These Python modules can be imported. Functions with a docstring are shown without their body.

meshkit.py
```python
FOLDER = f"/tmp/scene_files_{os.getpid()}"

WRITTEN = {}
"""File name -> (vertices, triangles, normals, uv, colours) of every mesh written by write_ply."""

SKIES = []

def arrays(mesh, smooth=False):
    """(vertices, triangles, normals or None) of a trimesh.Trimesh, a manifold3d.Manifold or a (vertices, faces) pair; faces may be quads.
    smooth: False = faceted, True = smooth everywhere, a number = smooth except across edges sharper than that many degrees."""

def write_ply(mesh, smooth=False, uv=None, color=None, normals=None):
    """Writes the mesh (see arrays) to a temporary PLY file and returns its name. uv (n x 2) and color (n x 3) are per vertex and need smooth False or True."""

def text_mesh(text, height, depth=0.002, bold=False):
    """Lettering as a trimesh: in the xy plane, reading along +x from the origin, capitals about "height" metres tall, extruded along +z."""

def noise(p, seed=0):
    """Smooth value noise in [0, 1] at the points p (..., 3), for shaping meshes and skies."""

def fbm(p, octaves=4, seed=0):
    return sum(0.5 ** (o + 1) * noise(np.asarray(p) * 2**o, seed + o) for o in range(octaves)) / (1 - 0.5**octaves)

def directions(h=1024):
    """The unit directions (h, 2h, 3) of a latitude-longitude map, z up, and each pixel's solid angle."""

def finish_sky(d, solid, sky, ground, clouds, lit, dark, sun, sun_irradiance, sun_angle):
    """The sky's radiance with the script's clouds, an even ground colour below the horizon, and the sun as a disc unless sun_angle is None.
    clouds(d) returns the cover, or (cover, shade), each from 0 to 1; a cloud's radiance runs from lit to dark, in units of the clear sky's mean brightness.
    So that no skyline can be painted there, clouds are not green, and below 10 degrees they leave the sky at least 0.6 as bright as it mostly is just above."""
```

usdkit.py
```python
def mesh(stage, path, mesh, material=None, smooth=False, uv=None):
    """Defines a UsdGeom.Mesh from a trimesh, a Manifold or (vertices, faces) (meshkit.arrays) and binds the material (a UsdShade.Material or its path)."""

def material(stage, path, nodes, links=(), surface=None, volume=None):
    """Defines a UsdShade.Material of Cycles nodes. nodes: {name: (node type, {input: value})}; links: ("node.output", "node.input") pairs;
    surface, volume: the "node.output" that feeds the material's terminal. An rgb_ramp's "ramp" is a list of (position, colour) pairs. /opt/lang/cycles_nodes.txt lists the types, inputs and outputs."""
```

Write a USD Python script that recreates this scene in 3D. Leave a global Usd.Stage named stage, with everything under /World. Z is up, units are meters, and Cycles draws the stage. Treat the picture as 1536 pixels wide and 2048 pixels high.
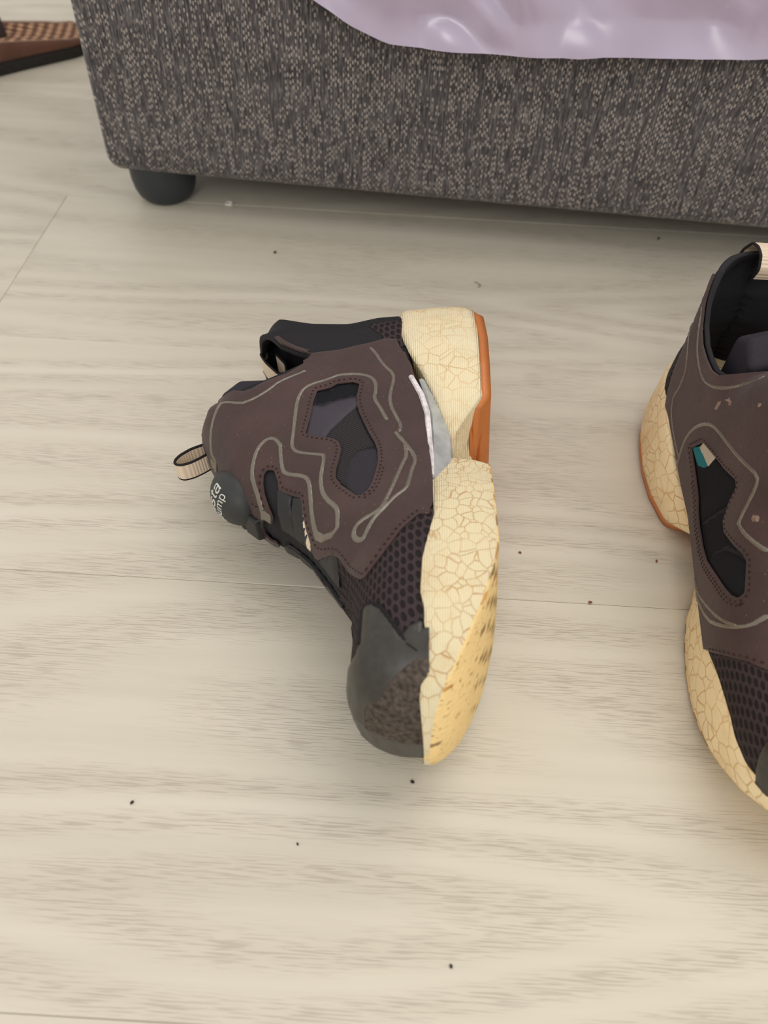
"""A bedroom floor: a worn sneaker lying on its side, its pair standing at the right, the corner of an upholstered bed behind."""
import math
import random

import numpy as np
import shapely
import trimesh
import manifold3d as m3
from scipy.spatial import Delaunay
from shapely.geometry import LineString, Point, Polygon
from pxr import Gf, Sdf, Usd, UsdGeom, UsdLux, UsdShade
import meshkit
import usdkit

random.seed(7)
rng = np.random.default_rng(7)
stage = Usd.Stage.CreateInMemory()
UsdGeom.SetStageUpAxis(stage, UsdGeom.Tokens.z)
UsdGeom.SetStageMetersPerUnit(stage, 1.0)
UsdGeom.Xform.Define(stage, "/World")

# ---------------------------------------------------------------- camera: a phone held 35 cm above the floor
PITCH, ROLL, FOCAL = math.radians(49.613), math.radians(3.418), 1538.0
fwd = np.array([0, math.cos(PITCH), -math.sin(PITCH)])
up0 = np.array([0, math.sin(PITCH), math.cos(PITCH)])
right = math.cos(ROLL) * np.array([1.0, 0, 0]) + math.sin(ROLL) * up0
up = -math.sin(ROLL) * np.array([1.0, 0, 0]) + math.cos(ROLL) * up0
cam = UsdGeom.Camera.Define(stage, "/World/camera")
cm = np.eye(4)
cm[0, :3], cm[1, :3], cm[2, :3], cm[3, :3] = right, up, -fwd, (0, 0, 0.345)
cam.AddTransformOp().Set(Gf.Matrix4d(cm.tolist()))
cam.CreateHorizontalApertureAttr(24.0)
cam.CreateVerticalApertureAttr(32.0)
cam.CreateFocalLengthAttr(24.0 * FOCAL / 1536)
cam.CreateClippingRangeAttr(Gf.Vec2f(0.02, 60))
cam.CreateFStopAttr(7.0)
cam.CreateFocusDistanceAttr(0.41)
cam.CreateExposureAttr(0.0)

# ---------------------------------------------------------------- light: soft room light and two windows
dome = UsdLux.DomeLight.Define(stage, "/World/room_light")
dome.CreateIntensityAttr(0.26)
dome.CreateColorAttr(Gf.Vec3f(1.0, 0.955, 0.90))


def window_light(path, at, aim, w, h, intensity, color):
    l = UsdLux.RectLight.Define(stage, path)
    l.CreateWidthAttr(w)
    l.CreateHeightAttr(h)
    l.CreateIntensityAttr(intensity)
    l.CreateColorAttr(Gf.Vec3f(*color))
    z = np.array(at, float) - np.array(aim, float)
    z /= np.linalg.norm(z)
    x = np.cross([0, 0, 1.0], z)
    x /= np.linalg.norm(x)
    m = np.eye(4)
    m[0, :3], m[1, :3], m[2, :3], m[3, :3] = x, np.cross(z, x), z, at
    l.AddTransformOp().Set(Gf.Matrix4d(m.tolist()))


window_light("/World/window_light", (0.8, 0.95, 2.4), (0.2, 0.2, 0), 1.8, 1.8, 2.15, (1.0, 0.955, 0.89))
window_light("/World/window_light_rear", (-0.35, -2.0, 1.9), (0.1, 0.4, 0.1), 0.7, 0.9, 6.3, (0.985, 1.0, 0.96))

# ---------------------------------------------------------------- helpers
used = {}


def numbered(path):
    used[path] = used.get(path, -1) + 1
    return path if used[path] == 0 else f"{path}_{used[path]:03d}"


def data(prim, **kw):
    for k, v in kw.items():
        if v:
            prim.SetCustomDataByKey({"cat": "category"}.get(k, k), v)
    return prim


def thing(name, label, cat, matrix=None, group=None, kind=None):
    x = UsdGeom.Xform.Define(stage, numbered("/World/" + name))
    if matrix is not None:
        x.AddTransformOp().Set(Gf.Matrix4d(np.asarray(matrix).tolist()))
    data(x.GetPrim(), label=label, cat=cat, group=group, kind=kind)
    return x.GetPrim()


def part(parent, name, mesh, mat, smooth=40, label=None, kind=None):
    m = usdkit.mesh(stage, numbered(f"{parent.GetPath()}/{name}"), mesh, mat, smooth=smooth)
    return data(m.GetPrim(), label=label, kind=kind)


def frame(axes, at):
    m = np.eye(4)
    m[:3, :3], m[3, :3] = axes, at
    return m


def lin(r, g, b):
    c = np.array([r, g, b], float) / 255
    return tuple(np.where(c <= 0.04045, c / 12.92, ((c + 0.055) / 1.055) ** 2.4))


def hull(points, r, seg=16):
    """A rounded solid: the hull of spheres."""
    s = m3.Manifold.sphere(r, seg)
    return m3.Manifold.batch_hull([s.translate([float(x) for x in p]) for p in points])


def mat(name, nodes, links, surface="p.BSDF"):
    return usdkit.material(stage, "/World/Looks/" + name, nodes, links, surface=surface)


def plain(name, color, rough=0.6, spec=0.5, grain=0.0, scale=400, bump=0.0, **kw):
    """A principled surface whose colour varies a little with noise."""
    c = np.array(color)
    n = {"tc": ("texture_coordinate", {}), "n": ("noise_texture", {"scale": scale, "detail": 4.0}),
         "r": ("rgb_ramp", {"ramp": [(0.3, c * (1 - grain)), (0.7, c * (1 + grain))]}),
         "b": ("bump", {"strength": bump, "distance": 0.0006}),
         "p": ("principled_bsdf", {"roughness": rough, "specular_ior_level": spec, **kw})}
    l = [("tc.object", "n.vector"), ("n.fac", "r.fac"), ("r.color", "p.base_color")]
    if bump:
        l += [("n.fac", "b.height"), ("b.normal", "p.normal")]
    return mat(name, n, l)

# ---------------------------------------------------------------- materials
def ramp(*stops):
    return ("rgb_ramp", {"ramp": [(a, tuple(c)) for a, c in stops]})


def bw(*stops):
    return ramp(*[(a, (v, v, v)) for a, v in stops])


def laminate():
    """Pale laminate: long cathedral figure along the boards, short dark pores that gather on its rings."""
    nodes = {
        "g": ("geometry", {}), "o": ("object_info", {}),
        "ov": ("vector_math", {"math_type": "multiply_add", "vector2": (7.3, 3.1, 0), "vector3": (0, 0, 0)}),
        "oc": ("combine_xyz", {}), "pos": ("vector_math", {"math_type": "add"}),
        "m1": ("mapping", {"scale": (1.6, 9.0, 1)}), "n1": ("noise_texture", {"scale": 1.0, "detail": 1.0, "roughness": 0.4}),
        "k": ("math", {"math_type": "multiply", "value2": 62.0}), "s": ("math", {"math_type": "sine"}),
        "ring": ("map_range", {"from_min": -1, "from_max": 1, "to_min": 0, "to_max": 1}),
        "m2": ("mapping", {"scale": (55, 1500, 1)}), "n2": ("noise_texture", {"scale": 1.0, "detail": 1.5, "roughness": 0.5, "distortion": 0.25}),
        "pore": bw((0.53, 0.0), (0.66, 1.0)),
        "pm": ("math", {"math_type": "multiply"}),
        "m3": ("mapping", {"scale": (3.5, 60, 1)}), "n3": ("noise_texture", {"scale": 1.0, "detail": 3.0}),
        "base": ramp((0.30, lin(206, 199, 183)), (0.5, lin(212, 205, 189)), (0.72, lin(217, 210, 195))),
        "dark": ("mix", {"mix_type": "mix", "color2": lin(178, 168, 154)}),
        "df": ("math", {"math_type": "multiply", "value2": 0.6}),
        "rk": ("mix", {"mix_type": "multiply", "color2": (0.955, 0.945, 0.94)}),
        "b": ("bump", {"strength": 0.5, "distance": 0.0004, "invert": True}),
        "p": ("principled_bsdf", {"roughness": 0.42, "specular_ior_level": 0.4}),
    }
    links = [("o.random", "oc.x"), ("o.random", "oc.y"), ("oc.vector", "ov.vector1"), ("g.position", "pos.vector1"), ("ov.vector", "pos.vector2"),
             ("pos.vector", "m1.vector"), ("m1.vector", "n1.vector"), ("n1.fac", "k.value1"), ("k.value", "s.value1"), ("s.value", "ring.value"),
             ("pos.vector", "m2.vector"), ("m2.vector", "n2.vector"), ("n2.fac", "pore.fac"), ("pore.color", "pm.value1"), ("ring.result", "pm.value2"),
             ("pos.vector", "m3.vector"), ("m3.vector", "n3.vector"), ("n3.fac", "base.fac"), ("base.color", "rk.color1"), ("ring.result", "rk.fac"),
             ("rk.color", "dark.color1"), ("pm.value", "df.value1"), ("df.value", "dark.fac"), ("dark.color", "p.base_color"), ("pm.value", "b.height"), ("b.normal", "p.normal")]
    return mat("pale_laminate", nodes, links)


def tweed():
    """Heathered grey weave: upright yarns about a millimetre wide, light flecks riding on some of them. Object space: x along, z up."""
    nodes = {
        "tc": ("texture_coordinate", {}), "s": ("separate_xyz", {}), "ay": ("math", {"math_type": "add"}),
        "wn": ("noise_texture", {"scale": 60.0, "detail": 1.0}), "wo": ("math", {"math_type": "multiply_add", "value2": 0.0012, "value3": 0}),
        "xx": ("math", {"math_type": "add"}),
        "xs": ("math", {"math_type": "multiply", "value2": 560.0}), "xf": ("math", {"math_type": "floor"}), "xr": ("math", {"math_type": "fraction"}),
        "c1": ("combine_xyz", {"y": 3.7}), "w1": ("white_noise_texture", {"dimensions": "3D"}), "odd": ("math", {"math_type": "multiply", "value2": 0.5}), "ph": ("math", {"math_type": "multiply_add", "value2": 0.45}),
        "zs": ("math", {"math_type": "multiply", "value2": 225.0}), "za": ("math", {"math_type": "add"}), "zf": ("math", {"math_type": "floor"}), "zr": ("math", {"math_type": "fraction"}),
        "cv": ("combine_xyz", {}), "w2": ("white_noise_texture", {"dimensions": "3D"}),
        "col": ("combine_xyz", {}), "cn": ("noise_texture", {"scale": 1.0, "detail": 2.0}),
        "cm": ("mapping", {"scale": (210, 1, 14)}),
        "sum": ("math", {"math_type": "multiply_add", "value2": 0.42}), "th": bw((0.64, 0.0), (0.86, 0.9)),
        "xb": ("math", {"math_type": "pingpong", "value2": 0.5}), "zb": ("math", {"math_type": "pingpong", "value2": 0.5}),
        "xm": bw((0.10, 0.0), (0.28, 1.0)), "zm": bw((0.16, 0.0), (0.30, 1.0)),
        "f1": ("math", {"math_type": "multiply"}), "f2": ("math", {"math_type": "multiply"}),
        "ns": ("mapping", {"scale": (800, 800, 70)}), "nn": ("noise_texture", {"scale": 1.0, "detail": 3.0, "roughness": 0.7}),
        "bl": ("noise_texture", {"scale": 35.0, "detail": 3.0}),
        "base": ramp((0.30, lin(38, 37, 39)), (0.5, lin(82, 79, 81)), (0.72, lin(142, 136, 134))),
        "tone": ("mix", {"mix_type": "multiply", "fac": 0.5}), "tr": bw((0.3, 0.6), (0.7, 1.25)),
        "mix": ("mix", {"mix_type": "mix", "color2": lin(176, 165, 158)}),
        "hh": ("math", {"math_type": "multiply_add", "value2": 0.5}),
        "b": ("bump", {"strength": 0.5, "distance": 0.0006}),
        "p": ("principled_bsdf", {"roughness": 0.95, "specular_ior_level": 0.15, "sheen_weight": 0.15}),
    }
    links = [("tc.object", "s.vector"), ("s.x", "ay.value1"), ("s.y", "ay.value2"), ("tc.object", "wn.vector"), ("wn.fac", "wo.value1"), ("ay.value", "xx.value1"), ("wo.value", "xx.value2"),
             ("xx.value", "xs.value1"), ("xs.value", "xf.value1"), ("xs.value", "xr.value1"), ("xf.value", "c1.x"), ("c1.vector", "w1.vector"), ("w1.value", "ph.value1"), ("xf.value", "odd.value1"), ("odd.value", "ph.value3"),
             ("s.z", "zs.value1"), ("zs.value", "za.value1"), ("ph.value", "za.value2"), ("za.value", "zf.value1"), ("za.value", "zr.value1"),
             ("xf.value", "cv.x"), ("zf.value", "cv.y"), ("cv.vector", "w2.vector"),
             ("tc.object", "cm.vector"), ("cm.vector", "cn.vector"), ("w2.value", "sum.value1"), ("cn.fac", "sum.value3"), ("sum.value", "th.fac"),
             ("xr.value", "xb.value1"), ("zr.value", "zb.value1"), ("xb.value", "xm.fac"), ("zb.value", "zm.fac"),
             ("th.color", "f1.value1"), ("xm.color", "f1.value2"), ("f1.value", "f2.value1"), ("zm.color", "f2.value2"),
             ("tc.object", "ns.vector"), ("ns.vector", "nn.vector"), ("nn.fac", "base.fac"), ("tc.object", "bl.vector"), ("bl.fac", "tr.fac"),
             ("base.color", "tone.color1"), ("tr.color", "tone.color2"), ("tone.color", "mix.color1"), ("f2.value", "mix.fac"), ("mix.color", "p.base_color"),
             ("nn.fac", "hh.value1"), ("f2.value", "hh.value3"), ("hh.value", "b.height"), ("b.normal", "p.normal")]
    return mat("grey_tweed", nodes, links)


def foam(name, light, crack, dirt, cell, ribs):
    """Yellowed foam: fine moulded ribs, cracked into pebbles, dirt in the cracks."""
    nodes = {
        "tc": ("texture_coordinate", {}), "d": ("noise_texture", {"scale": 70.0, "detail": 2.0}),
        "ds": ("vector_math", {"math_type": "scale", "scale": 0.006}), "a": ("vector_math", {"math_type": "add"}),
        "mp": ("mapping", {"scale": (1.0, 0.75, 1.15)}),
        "v": ("voronoi_texture", {"feature": "distance_to_edge", "scale": cell, "randomness": 1.0}),
        "c": bw((0.0, 1.0), (0.025, 0.5), (0.055, 0.0)),
        "gn": ("noise_texture", {"scale": 45.0, "detail": 3.0}), "gr": bw((0.36, 0.25), (0.6, 1.0)), "cg": ("math", {"math_type": "multiply"}),
        "s": ("separate_xyz", {}), "z": ("math", {"math_type": "multiply", "value2": 2 * math.pi / 0.00105}), "sn": ("math", {"math_type": "sine"}),
        "st": ("noise_texture", {"scale": 28.0, "detail": 5.0, "roughness": 0.65}), "sr": bw((0.52, 0.0), (0.72, 1.0)),
        "fine": ("noise_texture", {"scale": 900.0, "detail": 2.0}), "fr": bw((0.64, 0.0), (0.7, 0.5)),
        "rl": ("map_range", {"from_min": -1, "from_max": 0.2, "to_min": 1, "to_max": 0, "clamp": True}), "ri": ("math", {"math_type": "multiply", "value2": 0.55 * ribs}), "mr": ("mix", {"color1": light, "color2": dirt}),
        "m1": ("mix", {"color2": crack}), "m2": ("mix", {"color2": dirt}), "m3": ("mix", {"color2": tuple(np.array(dirt) * 0.55)}),
        "df": ("math", {"math_type": "multiply", "value2": 0.5}), "fg": ("math", {"math_type": "multiply"}),
        "rz": ("math", {"math_type": "multiply", "value2": ribs}), "h": ("math", {"math_type": "multiply_add", "value2": -1.0}),
        "b": ("bump", {"strength": 0.55, "distance": 0.0007}),
        "p": ("principled_bsdf", {"roughness": 0.6, "specular_ior_level": 0.3, "subsurface_weight": 0.12, "subsurface_scale": 0.004, "subsurface_radius": (1, 0.6, 0.3)}),
    }
    links = [("tc.object", "d.vector"), ("d.color", "ds.vector1"), ("tc.object", "a.vector1"), ("ds.vector", "a.vector2"), ("a.vector", "mp.vector"), ("mp.vector", "v.vector"), ("v.distance", "c.fac"),
             ("tc.object", "gn.vector"), ("gn.fac", "gr.fac"), ("c.color", "cg.value1"), ("gr.color", "cg.value2"),
             ("tc.object", "s.vector"), ("s.z", "z.value1"), ("z.value", "sn.value1"), ("tc.object", "st.vector"), ("st.fac", "sr.fac"),
             ("sn.value", "rl.value"), ("rl.result", "ri.value1"), ("ri.value", "mr.fac"), ("mr.color", "m1.color1"), ("cg.value", "m1.fac"), ("m1.color", "m2.color1"), ("sr.color", "df.value1"), ("df.value", "m2.fac"),
             ("tc.object", "fine.vector"), ("fine.fac", "fr.fac"), ("fr.color", "fg.value1"), ("sr.color", "fg.value2"), ("m2.color", "m3.color1"), ("fg.value", "m3.fac"), ("m3.color", "p.base_color"),
             ("sn.value", "rz.value1"), ("cg.value", "h.value1"), ("rz.value", "h.value3"), ("h.value", "b.height"), ("b.normal", "p.normal")]
    return mat(name, nodes, links)


def tread(name):
    """Worn foam tread: long diamond lugs rubbed grey, thready tears between them."""
    nodes = {
        "tc": ("texture_coordinate", {}), "d": ("noise_texture", {"scale": 160.0, "detail": 3.0}), "ds": ("vector_math", {"math_type": "scale", "scale": 0.0035}), "a": ("vector_math", {"math_type": "add"}),
        "mp": ("mapping", {"rotation": (0, 0, 0.25), "scale": (75, 200, 30)}), "v": ("voronoi_texture", {"feature": "f1", "scale": 1.0, "randomness": 0.2, "metric": "manhattan"}),
        "l": bw((0.40, 1.0), (0.52, 0.0)),
        "cn": ("noise_texture", {"scale": 50.0, "detail": 3.0}), "cr": ramp((0.36, lin(214, 160, 88)), (0.46, lin(164, 134, 88)), (0.56, lin(150, 124, 84)), (0.66, lin(212, 150, 78))),
        "m": ("mix", {"color1": lin(246, 214, 150)}),
        "m2": ("mapping", {"scale": (300, 900, 300)}), "n2": ("noise_texture", {"scale": 1.0, "detail": 3.0}), "t": bw((0.62, 0.0), (0.7, 0.8)), "mm": ("mix", {"color2": lin(130, 90, 40)}),
        "h": ("math", {"math_type": "multiply_add", "value2": -0.8}), "b": ("bump", {"strength": 0.7, "distance": 0.001}),
        "p": ("principled_bsdf", {"roughness": 0.7, "specular_ior_level": 0.25}),
    }
    links = [("tc.object", "d.vector"), ("d.color", "ds.vector1"), ("tc.object", "a.vector1"), ("ds.vector", "a.vector2"), ("a.vector", "mp.vector"), ("mp.vector", "v.vector"), ("v.distance", "l.fac"),
             ("tc.object", "cn.vector"), ("cn.fac", "cr.fac"), ("l.color", "m.fac"), ("cr.color", "m.color2"),
             ("tc.object", "m2.vector"), ("m2.vector", "n2.vector"), ("n2.fac", "t.fac"), ("t.color", "mm.fac"), ("m.color", "mm.color1"), ("mm.color", "p.base_color"),
             ("l.color", "h.value1"), ("n2.fac", "h.value3"), ("h.value", "b.height"), ("b.normal", "p.normal")]
    return mat(name, nodes, links)


def suede(name, color, dust=0.5):
    """Thin synthetic nubuck with a soft nap and a few pale specks."""
    c = np.array(color)
    nodes = {
        "tc": ("texture_coordinate", {}), "n": ("noise_texture", {"scale": 40.0, "detail": 4.0}), "r": ramp((0.3, c * 0.8), (0.7, c * 1.25)),
        "f": ("noise_texture", {"scale": 2600.0, "detail": 1.0}), "fm": ("mix", {"mix_type": "multiply", "fac": 0.5}), "fr": bw((0.3, 0.55), (0.7, 1.35)),
        "v": ("voronoi_texture", {"scale": 260.0, "feature": "f1"}), "vr": bw((0.035, dust), (0.07, 0.0)), "m": ("mix", {"color2": lin(190, 165, 140)}),
        "d1": ("noise_texture", {"scale": 95.0, "detail": 1.0, "distortion": 0.6}), "hs": ("math", {"math_type": "multiply_add", "value2": 3.0}),
        "b": ("bump", {"strength": 0.3, "distance": 0.0007}),
        "p": ("principled_bsdf", {"roughness": 0.66, "specular_ior_level": 0.35, "sheen_weight": 0.12, "sheen_roughness": 0.6}),
    }
    links = [("tc.object", "n.vector"), ("n.fac", "r.fac"), ("tc.object", "f.vector"), ("f.fac", "fr.fac"), ("r.color", "fm.color1"), ("fr.color", "fm.color2"),
             ("tc.object", "v.vector"), ("v.distance", "vr.fac"), ("fm.color", "m.color1"), ("vr.color", "m.fac"), ("m.color", "p.base_color"), ("tc.object", "d1.vector"), ("d1.fac", "hs.value1"), ("f.fac", "hs.value3"), ("hs.value", "b.height"), ("b.normal", "p.normal")]
    return mat(name, nodes, links)


def net(name, color, hole, pitch):
    """Sandwich mesh: rows of small open ovals in a knitted face."""
    nodes = {
        "tc": ("texture_coordinate", {}), "s": ("separate_xyz", {}),
        "zx": ("math", {"math_type": "multiply_add", "value2": 0.35}), "zz": ("math", {"math_type": "multiply", "value2": 1.0 / pitch}),
        "ya": ("math", {"math_type": "absolute"}), "yz": ("math", {"math_type": "subtract"}),
        "xx": ("math", {"math_type": "multiply", "value2": 0.62 / pitch}),
        "row": ("math", {"math_type": "floor"}), "odd": ("math", {"math_type": "multiply", "value2": 0.5}), "xo": ("math", {"math_type": "add"}),
        "fz": ("math", {"math_type": "fraction"}), "fx": ("math", {"math_type": "fraction"}),
        "cz": ("math", {"math_type": "subtract", "value2": 0.5}), "cx": ("math", {"math_type": "subtract", "value2": 0.5}),
        "v": ("combine_xyz", {}), "len": ("vector_math", {"math_type": "length"}), "h": bw((0.26, 1.0), (0.38, 0.0)),
        "m": ("mix", {"color1": color, "color2": hole}),
        "nn": ("noise_texture", {"scale": 1500.0}), "nr": bw((0.3, 0.7), (0.7, 1.3)), "nm": ("mix", {"mix_type": "multiply", "fac": 0.6}),
        "b": ("bump", {"strength": 0.9, "distance": 0.0012, "invert": True}),
        "p": ("principled_bsdf", {"roughness": 0.85, "specular_ior_level": 0.25}),
    }
    links = [("tc.object", "s.vector"), ("s.y", "ya.value1"), ("s.z", "yz.value1"), ("ya.value", "yz.value2"), ("yz.value", "zz.value1"), ("s.x", "zx.value3"), ("s.z", "zx.value1"), ("zx.value", "xx.value1"),
             ("zz.value", "row.value1"), ("row.value", "odd.value1"), ("xx.value", "xo.value1"), ("odd.value", "xo.value2"), ("zz.value", "fz.value1"), ("xo.value", "fx.value1"),
             ("fz.value", "cz.value1"), ("fx.value", "cx.value1"), ("cx.value", "v.x"), ("cz.value", "v.y"), ("v.vector", "len.vector1"), ("len.value", "h.fac"),
             ("h.color", "m.fac"), ("tc.object", "nn.vector"), ("nn.fac", "nr.fac"), ("m.color", "nm.color1"), ("nr.color", "nm.color2"), ("nm.color", "p.base_color"), ("h.color", "b.height"), ("b.normal", "p.normal")]
    return mat(name, nodes, links)


def striped(name, a, b, pitch, axis, rough=0.8, spec=0.3, depth=0.0005, turn=0.0):
    """Ribbed knit or woven webbing: fine parallel cords."""
    nodes = {
        "tc": ("texture_coordinate", {}), "mp": ("mapping", {"rotation": (0, turn, 0)}), "s": ("separate_xyz", {}),
        "k": ("math", {"math_type": "multiply", "value2": 2 * math.pi / pitch}), "n": ("math", {"math_type": "sine"}),
        "r": ("map_range", {"from_min": -1, "from_max": 1, "to_min": 0, "to_max": 1}), "m": ("mix", {"color1": a, "color2": b}),
        "b": ("bump", {"strength": 0.6, "distance": depth}), "p": ("principled_bsdf", {"roughness": rough, "specular_ior_level": spec}),
    }
    links = [("tc.object", "mp.vector"), ("mp.vector", "s.vector"), (f"s.{axis}", "k.value1"), ("k.value", "n.value1"), ("n.value", "r.value"), ("r.result", "m.fac"), ("m.color", "p.base_color"), ("n.value", "b.height"), ("b.normal", "p.normal")]
    return mat(name, nodes, links)


def plaid():
    """Small brown check of the slipper's lining."""
    nodes = {"tc": ("texture_coordinate", {}), "mp": ("mapping", {"rotation": (0, 0, 0.5), "scale": (1, 1, 1)}), "s": ("separate_xyz", {}),
             "kx": ("math", {"math_type": "multiply", "value2": 620.0}), "ky": ("math", {"math_type": "multiply", "value2": 620.0}), "sx": ("math", {"math_type": "sine"}), "sy": ("math", {"math_type": "sine"}),
             "a": ("math", {"math_type": "add"}), "r": ("map_range", {"from_min": -2, "from_max": 2, "to_min": 0, "to_max": 1}),
             "c": ramp((0.2, lin(88, 58, 46)), (0.5, lin(128, 92, 74)), (0.85, lin(205, 165, 130))), "p": ("principled_bsdf", {"roughness": 0.9, "specular_ior_level": 0.2})}
    links = [("tc.object", "mp.vector"), ("mp.vector", "s.vector"), ("s.x", "kx.value1"), ("s.y", "ky.value1"), ("kx.value", "sx.value1"), ("ky.value", "sy.value1"), ("sx.value", "a.value1"), ("sy.value", "a.value2"), ("a.value", "r.value"), ("r.result", "c.fac"), ("c.color", "p.base_color")]
    return mat("brown_plaid", nodes, links)


M = dict(
    floor=laminate(), tweed=tweed(), plaid=plaid(),
    foam=foam("cracked_cream_foam", lin(250, 236, 196), lin(200, 146, 88), lin(224, 184, 126), 165.0, 0.55),
    foam_smooth=foam("smooth_cream_foam", lin(250, 228, 184), lin(214, 164, 104), lin(220, 178, 120), 120.0, 0.10),
    foam_heel=foam("heel_cream_foam", lin(250, 236, 198), lin(228, 190, 136), lin(214, 174, 118), 125.0, 0.45),
    tread=tread("worn_tread"),
    rubber=plain("orange_gum_rubber", lin(196, 118, 62), 0.45, 0.45, 0.08, 60),
    brown=suede("brown_nubuck", lin(65, 44, 41)),
    black=plain("black_neoprene", lin(34, 33, 37), 0.75, 0.3, 0.15, 900, 0.15),
    lining=plain("dark_lining", lin(26, 27, 31), 0.9, 0.2, 0.15, 700),
    pad=plain("grey_black_lining_cloth", lin(50, 47, 54), 0.8, 0.25, 0.12, 1200, 0.1),
    net=net("dark_sandwich_mesh", lin(60, 50, 51), lin(32, 27, 28), 0.0034),
    knit=striped("black_ribbed_knit", lin(34, 31, 33), lin(62, 57, 60), 0.0012, "x", turn=0.6),
    bladder=plain("charcoal_bladder_film", lin(62, 57, 66), 0.6, 0.35, 0.06, 60),
    trim=plain("clear_grey_welded_trim", lin(104, 96, 84), 0.22, 0.7, 0.12, 120, coat_weight=0.4),
    thread=plain("brown_thread", lin(80, 56, 53), 0.7, 0.3, 0.1, 900),
    leather=plain("black_toe_leather", lin(50, 47, 42), 0.38, 0.55, 0.25, 260, 0.12),
    scuff=plain("scuffed_toe_leather", lin(80, 71, 64), 0.85, 0.3, 0.6, 480, 0.8),
    strap=plain("black_elastic_strap", lin(30, 30, 33), 0.45, 0.5, 0.1, 500),
    cream_cloth=striped("cream_webbing", lin(222, 200, 176), lin(234, 216, 194), 0.0011, "x", depth=0.0002),
    edging=plain("black_edging", lin(30, 29, 30), 0.8, 0.3, 0.1, 800),
    pump=plain("matt_black_pump_rubber", lin(46, 48, 48), 0.5, 0.5, 0.05, 300),
    print=plain("pale_print", lin(205, 205, 198), 0.6, 0.3),
    shank=plain("scratched_silver_plate", lin(182, 186, 186), 0.42, 0.5, 0.22, 130, 0.1, metallic=0.25),
    shank_edge=plain("chipped_white_edge", lin(226, 220, 222), 0.5, 0.4, 0.25, 300, 0.3),
    teal=plain("teal_lining_cloth", lin(38, 116, 124), 0.8, 0.2, 0.1, 900), white=plain("off_white_lining_cloth", lin(186, 176, 158), 0.8, 0.2, 0.08, 900),
    wear=plain("bare_tan_backing", lin(140, 116, 104), 0.9, 0.2, 0.35, 700, 0.4),
    foot=plain("black_plastic_foot", lin(48, 52, 56), 0.45, 0.4, 0.05, 200),
    satin=plain("lilac_satin", lin(184, 170, 196), 0.31, 0.7, 0.03, 40, ior=1.7, sheen_weight=0.2),
    slipper=suede("red_brown_suede", lin(104, 68, 54), 0.2), sole=plain("dark_slipper_sole", lin(48, 44, 42), 0.7, 0.3, 0.15, 200), vamp=suede("dark_brown_suede", lin(62, 48, 44), 0.1),
    thread_white=plain("white_thread", lin(210, 180, 155), 0.7, 0.3), crumb=plain("dark_crumb", lin(62, 54, 46), 0.8, 0.3, 0.3, 2000), crumb_brown=plain("brown_crumb", lin(126, 84, 52), 0.8, 0.3, 0.3, 2000),
    lint=plain("pale_lint", lin(225, 222, 215), 0.9, 0.2, 0.05, 900), under=plain("dust_cloth", lin(60, 58, 58), 0.9, 0.1, 0.1, 300),
)
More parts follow.
